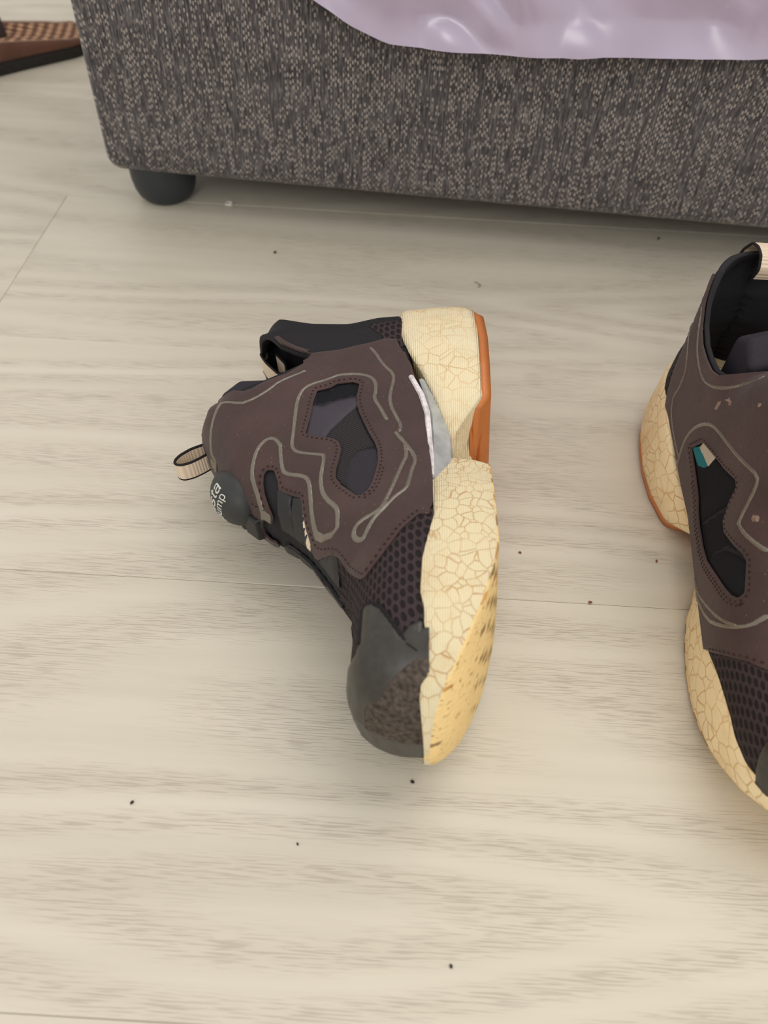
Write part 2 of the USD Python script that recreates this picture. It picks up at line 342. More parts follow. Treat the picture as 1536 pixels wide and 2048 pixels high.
# ---------------------------------------------------------------- the sneaker: a side-view height field, millimetres
# X runs heel to toe, Z up from the sole, Y out of the shown side; half(X, Z) is the half width of the upper
TIPPED = dict(
    heel=[(3, 36), (2, 49), (3, 65), (8, 80), (6, 98), (0, 116), (-2, 126), (2, 132), (9, 135), (19, 136)],
    collar=[(19, 136), (28, 132), (40, 124), (52, 115), (59, 104), (63, 96), (67, 98), (72, 105), (78, 113), (85, 123), (90, 131), (93, 140), (92, 150)],
    ridge=[(92, 150), (97, 156), (108, 153), (122, 145), (138, 135), (153, 122), (162, 111), (169, 99)])
UPRIGHT = dict(  # its collar has slumped
    heel=[(3, 36), (2, 49), (3, 65), (7, 80), (6, 97), (1, 110), (1, 118), (7, 122)],
    collar=[(7, 122), (16, 123), (28, 122), (33, 116), (38, 109), (46, 100), (56, 95), (66, 94), (75, 94.5), (82, 97), (88, 103), (93, 110)],
    ridge=[(93, 110), (99, 118), (110, 126), (124, 132), (140, 131), (153, 122), (162, 111), (169, 99)])
INSTEP = [(177, 90), (182, 86), (193, 78), (202, 72), (208, 67.5), (217, 64.5), (223, 64), (241, 63.5), (253, 63.5), (259.5, 62)]
TOE = [(259.5, 62), (265.5, 59), (270, 53.5), (273.5, 46), (275.3, 39), (275.3, 33)]
BOTTOM = [(275, 30), (195, 28), (160, 29), (140, 30.5), (120, 32), (100, 35), (80, 39.5), (60, 43), (40, 40), (3, 38)]


def shape_of(heel, collar, ridge):
    """Sets the side-view outline that the functions below work on."""
    global D_SHAPE, COLLAR, L_HEEL, L_RIDGE
    COLLAR = collar
    D_SHAPE = Polygon(heel[1:] + collar[1:] + ridge[1:] + INSTEP + TOE[1:] + BOTTOM)
    L_HEEL, L_RIDGE = LineString(heel), LineString(ridge + INSTEP + TOE[1:-1] + [(275.3, 20)])


shape_of(**TIPPED)


def rnd(u, p=2.0):
    return np.maximum(0, 1 - (1 - np.clip(u, 0, 1)) ** p) ** (1 / p)


def half(x, z, inset=0.0):
    x, z = np.asarray(x, float), np.asarray(z, float)
    pts = shapely.points(x, z)
    b = np.interp(x, [0, 40, 90, 120, 160, 200, 240, 285], [34, 36, 35, 34, 38, 42.5, 41.5, 38])
    a = np.interp(x, [0, 40, 90, 140], [30, 34, 33, 28])
    t = np.clip((z - 35) / 80, 0, 1)
    w = b + (a - b) * (t * t * (3 - 2 * t))
    rr = np.interp(x, [90, 150, 200, 230, 285], [26, 30, 32, 27, 24])
    top = rnd((shapely.distance(L_RIDGE, pts) - inset) / rr, 2.2)
    plan = rnd((276.5 - inset - x) / 40, 2.1)
    w = w * rnd((shapely.distance(L_HEEL, pts) - inset) / 33) * (np.maximum(top, 1e-3) ** -6 + np.maximum(plan, 1e-3) ** -6) ** (-1 / 6) * 1.122
    w = np.where(np.minimum(top, plan) <= 1e-3, 0, w)
    return np.maximum(w - inset, 0)


def lift(x, z, t):
    """Points (X, Y, Z) on the upper, raised by t along its normal."""
    e = 0.35
    w = half(x, z)
    inner = D_SHAPE.buffer(-0.7)  # slopes are read just inside the outline, where the surface turns over
    gx, gz = np.array(x, float), np.array(z, float)
    for k in np.where(~shapely.contains_xy(inner, gx, gz))[0]:
        q = inner.exterior.interpolate(inner.exterior.project(Point(gx[k], gz[k])))
        gx[k], gz[k] = q.x, q.y
    n = np.stack([-(half(gx + e, gz) - half(gx - e, gz)) / (2 * e), np.ones_like(w), -(half(gx, gz + e) - half(gx, gz - e)) / (2 * e)], -1)
    n[w < 0.8, 1] = 0.02
    n[:, [0, 2]] = np.clip(n[:, [0, 2]], -9, 9)
    n /= np.linalg.norm(n, axis=1)[:, None]
    tip = np.minimum(shapely.distance(L_RIDGE, shapely.points(x, z)), shapely.distance(L_HEEL, shapely.points(x, z))) < 0.25
    w = np.where(tip, 0, w)  # both halves meet on the centre line
    n[tip, 1] = 0
    n /= np.linalg.norm(n, axis=1)[:, None]
    return np.stack([x, w, z], -1) + n * np.reshape(t, (-1, 1))


def fill(poly, step, rim=()):
    """Points and triangles that fill a polygon, fine enough to follow a curved surface; plus its border edges."""
    rings = [poly.exterior, *poly.interiors]
    pts = []
    for r in rings:
        n = max(8, int(r.length / (step * 0.75)))
        pts += [r.interpolate(k / n, normalized=True).coords[0] for k in range(n)]
    x0, y0, x1, y1 = poly.bounds
    gx, gy = np.meshgrid(np.arange(x0, x1, step), np.arange(y0, y1, step * 0.87))
    gx[1::2] += step / 2
    g = np.stack([gx.ravel(), gy.ravel()], -1)
    sp = shapely.points(g)
    g = g[shapely.contains(poly, sp) & (shapely.distance(poly.boundary, sp) > step * 0.45 + max(rim, default=0))]
    for k in rim:  # extra rows of points close to the border
        r = poly.buffer(-k).exterior
        pts += [r.interpolate(j / 260, normalized=True).coords[0] for j in range(260)]
    p = np.vstack([np.array(pts), g]) if len(g) else np.array(pts)
    f = Delaunay(p).simplices
    f = f[shapely.contains(poly.buffer(1e-3), shapely.points(p[f].mean(1)))]
    a, b, c = p[f[:, 0]], p[f[:, 1]], p[f[:, 2]]
    s = (b[:, 0] - a[:, 0]) * (c[:, 1] - a[:, 1]) - (b[:, 1] - a[:, 1]) * (c[:, 0] - a[:, 0])
    f = f[np.abs(s) > 1e-6]
    s = s[np.abs(s) > 1e-6]
    f[s > 0] = f[s > 0][:, ::-1]  # the (X, Z) plane seen from +Y is left-handed
    e = np.vstack([f[:, [0, 1]], f[:, [1, 2]], f[:, [2, 0]]])
    key = {tuple(x) for x in e}
    border = np.array([x for x in e if (x[1], x[0]) not in key])
    return p, f, border


def panel(poly, t0, t1, step=1.8, bulge=0.0, sides=(1,)):
    """A sheet of the side view laid on the upper: between t0 and t1 above it, its rim rounded, optionally padded by bulge. Metres."""
    vs, fs, n0 = [], [], 0
    for g in getattr(poly, "geoms", [poly]):
        if g.area < 0.5:
            continue
        g = g.simplify(0.05)
        p, f, e = fill(g, step)
        free = g.boundary.difference(D_SHAPE.boundary.buffer(0.9))  # no rounded rim where both sides meet
        d = shapely.distance(free, shapely.points(p)) if not free.is_empty else np.full(len(p), 9.0)
        soft = np.minimum(0.6, (t1 - t0) * 0.5)
        top = lift(p[:, 0], p[:, 1], t1 - soft * (1 - rnd(d / 1.2)) + bulge * rnd(d / 9.0))
        bot = lift(p[:, 0], p[:, 1], np.full(len(p), t0))
        n = len(p)
        v = np.vstack([top, bot])
        ff = np.vstack([f, f[:, ::-1] + n, np.stack([e[:, 1], e[:, 0], e[:, 0] + n], -1), np.stack([e[:, 1], e[:, 0] + n, e[:, 1] + n], -1)])
        for s in sides:
            vs.append(v * [1, s, 1])
            fs.append((ff if s > 0 else ff[:, ::-1]) + n0)
            n0 += len(v)
    return trimesh.Trimesh(np.vstack(vs) / 1000, np.vstack(fs), process=False) if vs else None


def stitch(line, t, length=1.7, gap=1.0, width=0.36):
    """A row of raised stitches along a side-view line."""
    out, at = [], 0.0
    while at + length < line.length:
        a, b = np.array(line.interpolate(at).coords[0]), np.array(line.interpolate(at + length).coords[0])
        q = np.stack([a, (a + b) / 2, b])
        c = lift(q[:, 0], q[:, 1], np.array([t - 0.1, t + 0.3, t - 0.1]))
        d = c[2] - c[0]
        d /= max(np.linalg.norm(d), 1e-9)
        s = np.cross(d, [0, 1, 0.2])
        s = s / max(np.linalg.norm(s), 1e-9) * width
        u = np.cross(s, d)
        u = u / max(np.linalg.norm(u), 1e-9) * width
        if u[1] < 0:
            u = -u
        v = np.vstack([c[0] - s, c[0] + s, c[1] - s + u, c[1] + s + u, c[2] - s, c[2] + s])
        f = np.array([[0, 1, 2], [1, 3, 2], [2, 3, 4], [3, 5, 4]])
        out.append(trimesh.Trimesh(v / 1000, np.vstack([f, f[:, ::-1]]), process=False))
        at += length + gap
    return trimesh.util.concatenate(out) if out else None


def shell():
    """The black bootie: outside, lining and the rolled collar edge."""
    p, f, _ = fill(D_SHAPE, 2.6, (0.25, 0.7))
    out = lift(p[:, 0], p[:, 1], np.zeros(len(p)))
    out[:, 1] = half(p[:, 0], p[:, 1])
    out[:, [0, 2]] = p
    ins = out.copy()
    ins[:, 1] = half(p[:, 0], p[:, 1], 2.6)
    n = len(p)
    meshes = []
    for s in (1, -1):
        for v, flip in ((out, s < 0), (ins, s > 0)):
            meshes.append(trimesh.Trimesh(v * [1, s, 1] / 1000, f[:, ::-1] if flip else f, process=False))
        c = LineString(COLLAR)
        m = 80
        q = np.array([c.interpolate(k / m, normalized=True).coords[0] for k in range(m + 1)])
        w, wi = half(q[:, 0], q[:, 1]), half(q[:, 0], q[:, 1], 2.6)
        rows = []
        for a in np.linspace(0, math.pi, 7):
            y = (w + wi) / 2 + ((w - wi) / 2 + 0.05) * math.cos(a)
            rows.append(np.stack([q[:, 0], np.maximum(y, 0), q[:, 1] + 0.9 * math.sin(a)], -1) * [1, s, 1])
        v = np.vstack(rows)
        i = np.arange(m)
        ff = np.vstack([np.stack([i + r * (m + 1), i + 1 + r * (m + 1), i + 1 + (r + 1) * (m + 1)], -1) for r in range(6)] + [np.stack([i + r * (m + 1), i + 1 + (r + 1) * (m + 1), i + (r + 1) * (m + 1)], -1) for r in range(6)])
        meshes.append(trimesh.Trimesh(v / 1000, ff if s > 0 else ff[:, ::-1], process=False))
    return trimesh.util.concatenate(meshes)


def loft(rows, caps=True):
    """Closed rings of equal length into one solid, metres from millimetres."""
    m, n = len(rows), len(rows[0])
    v = np.vstack(rows)
    f = []
    for r in range(m - 1):
        for k in range(n):
            a, b, c, d = r * n + k, r * n + (k + 1) % n, (r + 1) * n + (k + 1) % n, (r + 1) * n + k
            f += [[a, b, c], [a, c, d]]
    if caps:
        for r, flip in ((0, True), (m - 1, False)):
            c = len(v)
            v = np.vstack([v, rows[r].mean(0)])
            for k in range(n):
                t = [r * n + k, r * n + (k + 1) % n, c]
                f.append(t[::-1] if flip else t)
    t = trimesh.Trimesh(v / 1000, np.array(f), process=False)
    if t.volume < 0:
        t.invert()
    return t


def spread(x0, x1, n, ease0=False, ease1=False):
    u = np.linspace(0, 1, n)
    if ease0 and ease1:
        u = (1 - np.cos(math.pi * u)) / 2
    elif ease1:
        u = np.sin(u * math.pi / 2)
    elif ease0:
        u = 1 - np.cos(u * math.pi / 2)
    return x0 + (x1 - x0) * u


FORE_Y = ([132, 150, 165, 180, 195, 215, 232, 246, 258, 268, 275, 280, 282.8, 283.5], [25, 31, 37, 41, 43.5, 45, 45, 42.5, 38.5, 32, 23.5, 14.5, 6, 0])
FORE_TOP = ([138, 165, 180, 195, 270, 284], [36, 34, 33.5, 34.5, 34, 32])
FORE_EDGE = ([138, 206, 220, 235, 247, 258, 267, 275, 284], [1, 1, 3.5, 8, 13, 18, 23, 27, 30])
FORE_MID = ([138, 220, 243, 257, 267, 275, 284], [1, 1, 6, 11, 15, 20, 28])


def fore_rows(kind):
    rows = []
    for x in spread(134, 283.3, 64, ease1=True):
        w = max(np.interp(x, *FORE_Y), 0.3)
        zt, ze, zm = np.interp(x, *FORE_TOP), np.interp(x, *FORE_EDGE), np.interp(x, *FORE_MID)
        zt = max(zt, ze + 1.0)
        k = rnd((x - 133.5) / 5.0)  # rounded rear face
        h = zt - ze
        if kind == "wall":
            side = [(0.86, zt - 1.2), (0.94, zt - 0.2), (0.972, zt - 0.12 * h), (0.99, ze + 0.72 * h), (1.0, ze + 0.45 * h), (1.0, ze + 0.2 * h), (0.985, ze + 0.02 * h), (0.9, ze + 0.5), (0.4, zm + 3)]
            lift_x = [6 * (1 - k) * 0.6] * 9
        else:
            def bz(y):
                return zm + (ze - zm) * abs(y) ** 2.6
            side = [(0.9, ze + 2.2), (0.982, ze + 0.9), (0.99, ze + 0.1), (0.96, bz(0.96) - 0.2), (0.8, bz(0.8) - 0.3), (0.6, bz(0.6) - 0.3), (0.4, bz(0.4) - 0.3), (0.2, bz(0.2) - 0.3)]
        slant = lambda z: (zt - z) * 0.16 * np.clip(1 - (x - 134) / 30, 0, 1)
        pts = [(y * w, z) for y, z in side]
        ring = pts + [(0, pts[-1][1])] + [(-y, z) for y, z in pts[::-1]] + [(0, pts[0][1])]
        rows.append(np.array([[x + slant(z) + (2.0 * (1 - k) if (z > zt - 4 or z < ze + 3) else 0), y, z] for y, z in ring]))
    return rows


HEEL_Y = ([-2, -0.5, 2, 6, 11, 20, 35, 60, 80, 95, 110, 132], [12, 17, 21, 26, 31, 36, 40, 42.5, 41.5, 38, 33, 25])


def heel_rows(kind):
    rows = []
    zs_top = ([-5, 20, 42, 55, 66, 78, 92, 106, 118, 124], [48.5, 49, 48, 45.5, 42, 37, 31, 26, 22, 20])
    for x in spread(-2, 121.5, 52):
        w = np.interp(x, *HEEL_Y)
        zt = np.interp(x, *zs_top)
        zb = np.interp(x, [-4, 0, 12, 25, 55, 101, 122], [19, 14, 8.5, 5.2, 3.4, 3.2, 17.5])
        h = max(zt - zb, 1.0)
        if kind == "wall":
            side = [(0.8, zt - 2), (0.885, zt - 0.3), (0.93, zt - 0.08 * h), (0.955, zb + 0.75 * h), (0.985, zb + 0.5 * h), (1.0, zb + 0.28 * h), (0.995, zb + 0.1 * h), (0.97, zb), (0.4, zb + 0.3)]
        else:
            if x < 2 or x > 108:
                continue
            s = np.interp(x, [2, 14, 30, 98, 108], [0.7, 0.93, 0.985, 0.985, 0.93])
            deep = np.interp(x, [2, 26, 31, 100, 108], [0.5, 1.6, 4.4, 4.4, 3.2])
            side = [(0.9 * s, zb + 2.2), (0.99 * s, zb + 0.6), (1.0 * s, zb - 0.6), (0.975 * s, zb - deep), (0.5 * s, zb - deep - 0.2)]
        pts = [(y * w, z) for y, z in side]
        ring = pts + [(0, pts[-1][1])] + [(-y, z) for y, z in pts[::-1]] + [(0, pts[0][1])]
        # the front face runs further forward on the far side of the shoe
        rows.append(np.array([[x + np.clip(x - 70, 0, 60) / 60 * np.interp(y, [-45, -4, 10, 45], [32, 27, 1, -2]), y, z] for y, z in ring]))
    return rows


def band(path, y0, y1, thick=1.0):
    """A woven loop: a ribbon of the side-view path, from y0 to y1."""
    c = np.array(LineString(path).segmentize(0.8).coords)
    for _ in range(6):
        c[1:-1] = (c[:-2] + 2 * c[1:-1] + c[2:]) / 4
    d = np.gradient(c, axis=0)
    d /= np.maximum(np.linalg.norm(d, axis=1), 1e-9)[:, None]
    nrm = np.stack([-d[:, 1], d[:, 0]], -1) * thick / 2
    rows = [np.array([[a[0], y0, a[1]], [a[0], y1, a[1]], [b[0], y1, b[1]], [b[0], y0, b[1]]]) for a, b in zip(c - nrm, c + nrm)]
    return loft(rows)


def rope(pts, r, n=7):
    """A round cord through 3-D points, millimetres in, metres out."""
    c = np.asarray(pts, float)
    d = np.gradient(c, axis=0)
    d /= np.maximum(np.linalg.norm(d, axis=1), 1e-9)[:, None]
    up = np.where(np.abs(d[:, 1:2]) > 0.9, [[1.0, 0, 0]], [[0, 1.0, 0]])
    s = np.cross(d, up)
    s /= np.maximum(np.linalg.norm(s, axis=1), 1e-9)[:, None]
    u = np.cross(s, d)
    a = np.linspace(0, 2 * math.pi, n, endpoint=False)
    rr = np.broadcast_to(r, len(c))
    return loft([c[i] + rr[i] * (np.cos(a)[:, None] * s[i] + np.sin(a)[:, None] * u[i]) for i in range(len(c))])


# ---------------------------------------------------------------- the floor: laminate boards, 20 cm wide, laid along x
floor = data(UsdGeom.Xform.Define(stage, "/World/floor").GetPrim(), kind="structure", label="pale whitewashed laminate floor of wide boards with fine grey grain", cat="floor")


def board(x0, x1, y0, y1):
    c, g, h = 0.0004, 0.00008, 0.008
    x0, x1, y0, y1 = x0 + g, x1 - g, y0 + g, y1 - g
    r = lambda i, z: [[x0 + i, y0 + i, z], [x1 - i, y0 + i, z], [x1 - i, y1 - i, z], [x0 + i, y1 - i, z]]
    v = np.array(r(0, -h) + r(0, -c) + r(c, 0))
    f = [[8, 9, 10], [8, 10, 11], [0, 2, 1], [0, 3, 2]]
    for k in range(2):
        for i in range(4):
            a, b = k * 4 + i, k * 4 + (i + 1) % 4
            f += [[a, b, b + 4], [a, b + 4, a + 4]]
    return trimesh.Trimesh(v, f, process=False)


W, L = 0.1997, 1.285
first = {2: -0.294, 1: 0.62, 0: -0.92, 3: 0.41, -1: 0.3}
for row in range(-7, 16):
    y = 0.0374 + W * row
    x = first.get(row, (row * 0.4637) % L) - 3 * L
    while x < 2.6:
        if x + L > -2.2:
            part(floor, "plank", board(x, x + L, y, y + W), M["floor"], smooth=False)
        x += L
sub = trimesh.creation.box([6.4, 4.8, 0.02])
sub.apply_translation([0.2, 0.95, -0.0185])
part(floor, "underlay", sub, M["under"], smooth=False)

# ---------------------------------------------------------------- the bed's foot end
BED_TURN = math.radians(-3.72)
bed_m = np.eye(4)
bed_m[0, :2], bed_m[1, :2], bed_m[3, :3] = (math.cos(BED_TURN), math.sin(BED_TURN)), (-math.sin(BED_TURN), math.cos(BED_TURN)), (-0.2465, 0.6152, 0)
bed = thing("bed", "bed with a grey tweed upholstered base on short black feet", "bed", bed_m)
BW, BL, Z0, Z1 = 1.60, 2.05, 0.033, 0.30
r = 0.013
base = hull([(x, y, z) for x in (r, BW - r) for y in (r, BL - r) for z in (Z0 + r, Z1 - r)], r, 32)
part(bed, "upholstered_base", base, M["tweed"], smooth=50)
for fx, fy in ((0.036, 0.034), (BW - 0.05, 0.034), (0.05, BL - 0.05), (BW - 0.05, BL - 0.05)):
    prof = [(0.0, 0.0), (0.0150, 0.0), (0.0200, 0.0012), (0.0236, 0.005), (0.0262, 0.011), (0.0278, 0.020), (0.0282, 0.036), (0.0, 0.036)]
    foot = trimesh.creation.revolve(np.array(prof), sections=40)
    foot.apply_translation([fx, fy, 0])
    part(bed, "foot", foot, M["foot"], smooth=40)
mattress = hull([(x, y, z) for x in (0.06, BW - 0.06) for y in (0.065, BL - 0.06) for z in (Z1 + 0.042, Z1 + 0.15)], 0.04, 24)
mp = thing("mattress", "mattress under the lilac satin sheet on the grey bed", "mattress", bed_m)
part(mp, "cover", mattress, M["white"])

# the satin sheet: over the mattress, down the foot end, its hem rising towards the bed's corner
HEM = ([0.0, 0.06, 0.12, 0.160, 0.182, 0.205, 0.232, 0.26, 0.31, 0.36, 0.378, 0.41, 0.44, 0.47, 0.487, 0.51, 0.60, 1.60], [0.290, 0.262, 0.215, 0.184, 0.170, 0.158, 0.149, 0.1475, 0.1480, 0.1495, 0.152, 0.1525, 0.1540, 0.1565, 0.1585, 0.1575, 0.158, 0.16])
nx, nv = 300, 170
xs = np.linspace(0.005, 1.595, nx)
vs = np.linspace(0, 1, nv)
X, V = np.meshgrid(xs, vs, indexing="ij")
zh = np.interp(X, *HEM) + 0.004
ztop = Z1 + 0.197
r_ = 0.06
top_len, arc = 1.85, r_ * math.pi / 2
drop = ztop - r_ - zh
t = np.where(V < 0.25, V / 0.25 * top_len, np.where(V < 0.4, top_len + (V - 0.25) / 0.15 * arc, top_len + arc + (V - 0.4) / 0.6 * drop))
a = np.clip((t - top_len) / r_, 0, math.pi / 2)
d = np.maximum(t - top_len - arc, 0)
y0 = 0.034
Yp = np.where(t < top_len, y0 + r_ + (top_len - t), y0 + r_ - np.sin(a) * r_)
Zp = np.where(t < top_len, ztop, ztop - r_ + np.cos(a) * r_ - d)
hang = np.clip(d / 0.13, 0, 1)
Yp = Yp - hang ** 1.2 * 0.052 + 0.0
P3 = np.stack([X * 9 + Zp * 7, Zp * 10 - X * 4, np.zeros_like(X)], -1)
fold = meshkit.fbm(P3, 3, 4) - 0.5
crease = np.abs(meshkit.noise(np.stack([X * 22 + Zp * 26, Zp * 9 - X * 12, X * 0], -1), 11) - 0.5)
fine = meshkit.fbm(np.stack([X * 55 + Zp * 20, Zp * 40, X * 0], -1), 2, 21) - 0.5
edge = np.clip((Zp - zh) / 0.02, 0.0, 1)
ny, nz = np.sin(a), np.cos(a)
amp = 0.024 * fold + 0.034 * (crease - 0.25) * hang + 0.0022 * fine
amp = amp * (0.35 + 0.65 * edge) + 0.004
Yp = Yp - ny * amp - 0.004 * (1 - edge) * 0
Zp = Zp + nz * np.maximum(amp, -0.001)
Yp = np.where(Zp < Z1 + 0.004, np.minimum(Yp, -0.006), Yp)
front = np.stack([X, Yp, Zp], -1).reshape(-1, 3)
back = front + np.stack([0 * X, ny * 0.0014, -nz * 0.0014], -1).reshape(-1, 3)
i, j = np.meshgrid(np.arange(nx - 1), np.arange(nv - 1), indexing="ij")
q = (i * nv + j).ravel()
f = np.vstack([np.stack([q, q + 1, q + nv + 1], -1), np.stack([q, q + nv + 1, q + nv], -1)])
n = nx * nv
e = np.concatenate([np.stack([np.arange(nx - 1) * nv + nv - 1, np.arange(1, nx) * nv + nv - 1], -1), np.stack([np.arange(1, nx) * nv, np.arange(nx - 1) * nv], -1), np.stack([np.arange(nv - 1), np.arange(1, nv)], -1), np.stack([n - nv + np.arange(1, nv), n - nv + np.arange(nv - 1)], -1)])
rim = np.vstack([np.stack([e[:, 0], e[:, 0] + n, e[:, 1] + n], -1), np.stack([e[:, 0], e[:, 1] + n, e[:, 1]], -1)])
sheet = trimesh.Trimesh(np.vstack([front, back]), np.vstack([f[:, ::-1] if False else f, f[:, ::-1] + n, rim]), process=False)
sh = thing("satin_sheet", "glossy lilac satin sheet hanging over the foot end of the grey bed", "sheet", bed_m)
part(sh, "sheet_cloth", sheet, M["satin"], smooth=60)

# ---------------------------------------------------------------- the brown slipper beside the bed
ang = math.radians(41)
sl_m = np.eye(4)
sl_m[0, :2], sl_m[1, :2], sl_m[3, :3] = (math.cos(ang), math.sin(ang)), (-math.sin(ang), math.cos(ang)), (-0.448, 0.928, 0)
slipper = thing("slipper", "brown suede slipper with checked lining beside the bed corner at the far left", "slipper", sl_m)
out = Polygon([(-170, -30), (-160, -41), (-120, -46), (-60, -42), (0, -36), (60, -33), (85, -24), (95, 0), (85, 24), (60, 33), (0, 37), (-60, 44), (-120, 47), (-160, 38), (-172, 0)]).buffer(6).buffer(-2)


def slab(poly, levels):
    """Stacked outlines: (inset, z) in millimetres."""
    n = 96
    rows = []
    for inset, z in levels:
        ring = poly.buffer(-inset).exterior
        s0 = ring.project(Point(120, 0))
        rows.append(np.array([[*ring.interpolate((s0 + ring.length * k / n) % ring.length).coords[0], z] for k in range(n)]))
    for q in rows:  # the wall drops towards the heel end
        q[:, 2] = np.where(q[:, 2] > 11, 11 + (q[:, 2] - 11) * np.interp(q[:, 0], [-30, 70], [1.15, 0.35]), q[:, 2])
    return loft(rows)


part(slipper, "sole", slab(out, [(3, 0), (0, 2), (0, 10), (2, 12)]), M["sole"])
part(slipper, "side_wall", slab(out, [(2.5, 11), (0.5, 15), (1.0, 23), (3.0, 28), (5.5, 29.5), (8, 28), (8.5, 22)]), M["slipper"])
part(slipper, "insole", slab(out, [(8, 21), (8.2, 28), (12, 29), (20, 28)]), M["plaid"])
vamp = [(x, 12 + s * w * math.cos(t), 14 + h * math.sin(t)) for x, w, h in ((-150, 26, 30), (-90, 26, 50), (-2, 16, 30)) for s in (1,) for t in np.linspace(0, math.pi, 9)]
part(slipper, "vamp", hull([(x / 1000, y / 1000, z / 1000) for x, y, z in vamp], 0.004, 12), M["vamp"])
rm = out.buffer(-4.5).exterior
row = []
rim_z = lambda p: 11 + 18.5 * float(np.interp(p[0], [-30, 70], [1.15, 0.35]))
s = 0.0
while s < rm.length:
    p, q2 = np.array(rm.interpolate(s).coords[0]), np.array(rm.interpolate(s + 2.2).coords[0])
    row.append(rope([[*p, rim_z(p) - 0.1], [*((p + q2) / 2), rim_z(p) + 0.4], [*q2, rim_z(q2) - 0.1]], 0.55, 5))
    s += 3.6
part(slipper, "rim_stitching", trimesh.util.concatenate(row), M["thread_white"], kind="stuff")

# ---------------------------------------------------------------- crumbs and fluff on the boards
def crumb(name, label, cat, x, y, size, material, seed, flat=0.6):
    b = trimesh.creation.icosphere(2, 1.0)
    v = np.array(b.vertices)
    v *= (0.7 + 0.7 * meshkit.noise(v * 1.6 + seed * 3.7, seed))[:, None]
    v *= np.array([1.0, 0.65, flat]) * size
    a = seed * 1.3
    v = v @ np.array([[math.cos(a), math.sin(a), 0], [-math.sin(a), math.cos(a), 0], [0, 0, 1]])
    v[:, 2] -= v[:, 2].min()
    m = np.eye(4)
    m[3, :3] = (x, y, 0.0)
    data(part(stage.GetPrimAtPath("/World"), name, trimesh.Trimesh(v, b.faces, process=False), material), label=label, cat=cat)
    UsdGeom.Xformable(stage.GetPrimAtPath(sorted([str(p.GetPath()) for p in stage.GetPrimAtPath("/World").GetChildren() if str(p.GetPath()).startswith("/World/" + name)])[-1])).AddTransformOp().Set(Gf.Matrix4d(m.tolist()))


crumb("crumb", "dark crumb on the floor between the bed's left foot and the tipped sneaker's heel", "crumb", -0.1014, 0.5637, 0.0014, M["crumb"], 1)
crumb("crumb", "small dark crumb on the floor just below the tipped sneaker's toe", "crumb", 0.0202, 0.1335, 0.001, M["crumb"], 2)
crumb("crumb", "thin dark crumb on the open floor at the lower left", "crumb", -0.1030, 0.1170, 0.0009, M["crumb"], 3)
crumb("crumb", "tiny black speck on the bare floor below the thin dark crumb", "crumb", -0.0285, 0.1037, 0.0006, M["crumb"], 4)
crumb("crumb", "reddish brown crumb on the board seam between the two sneakers", "crumb", 0.1143, 0.2376, 0.001, M["crumb_brown"], 5)
crumb("crumb", "small brown crumb beside the upright sneaker's waist", "crumb", 0.1561, 0.2687, 0.0008, M["crumb_brown"], 6)
crumb("crumb", "small brown speck on the floor right of the tipped sneaker's forefoot", "crumb", 0.0785, 0.2690, 0.0008, M["crumb_brown"], 7)
crumb("crumb", "dark speck in the bed's shadow left of the upright sneaker's heel loop", "crumb", 0.2228, 0.6209, 0.0014, M["crumb"], 8)
crumb("crumb", "tiny dark crumb on the floor near the bottom edge, lowest of all", "crumb", 0.0369, 0.0613, 0.0008, M["crumb"], 9)


def curl(name, label, cat, x, y, turns, rad, thick, material, seed):
    g = np.random.default_rng(seed)
    t = np.linspace(0, 1, 60)
    a = t * turns * 2 * math.pi + g.uniform(0, 6)
    rr = rad * (0.5 + 0.6 * meshkit.noise(np.stack([t * 5, t * 0, t * 0], -1), seed))
    p = np.stack([rr * np.cos(a), rr * np.sin(a) * 0.8, thick + rad * 0.35 * np.abs(np.sin(a * 0.7)) * (turns > 1)], -1)
    m = np.eye(4)
    m[3, :3] = (x, y, 0)
    o = data(part(stage.GetPrimAtPath("/World"), name, rope(p, thick, 6), material), label=label, cat=cat)
    UsdGeom.Xformable(o).AddTransformOp().Set(Gf.Matrix4d(m.tolist()))


curl("lint", "pale tuft of fluff in the shadow beside the bed's left foot", "lint", -0.1518, 0.6359, 3.4, 3.6, 0.55, M["lint"], 5)
curl("hair", "short curled hair on the floor below the bed, right of the sneaker's heel", "hair", 0.0610, 0.5350, 0.42, 5.5, 0.28, M["crumb_brown"], 9)


# ---------------------------------------------------------------- where the two shoes lie
def rest(o, tilt, pitch, yaw, sx):
    """Where a shoe lies: origin, its three axes as rows (heel-to-toe, shown side, up from the sole)."""
    ex = np.array([math.sin(yaw) * math.cos(pitch), -math.cos(yaw) * math.cos(pitch), math.sin(pitch)])
    ez = np.cross(ex, [0, 0, 1.0])
    ez /= np.linalg.norm(ez)
    ey = np.cross(ez, ex)
    ez, ey = ez * math.cos(tilt) - ey * math.sin(tilt), ey * math.cos(tilt) + ez * math.sin(tilt)
    return np.array(o), np.array([ex * sx, ey, ez])


TIP_O, TIP_AXES = rest((0.0535, 0.402, 0.047), math.radians(5), math.radians(1.2), math.radians(0), 0.98)
UP_O, UP_AXES = rest((0.1998, 0.399, 0.0018), math.radians(90), 0, math.radians(0), 1.04)
UP_AXES = np.array([UP_AXES[0], [1, 0, 0], [0, 0, 1]])

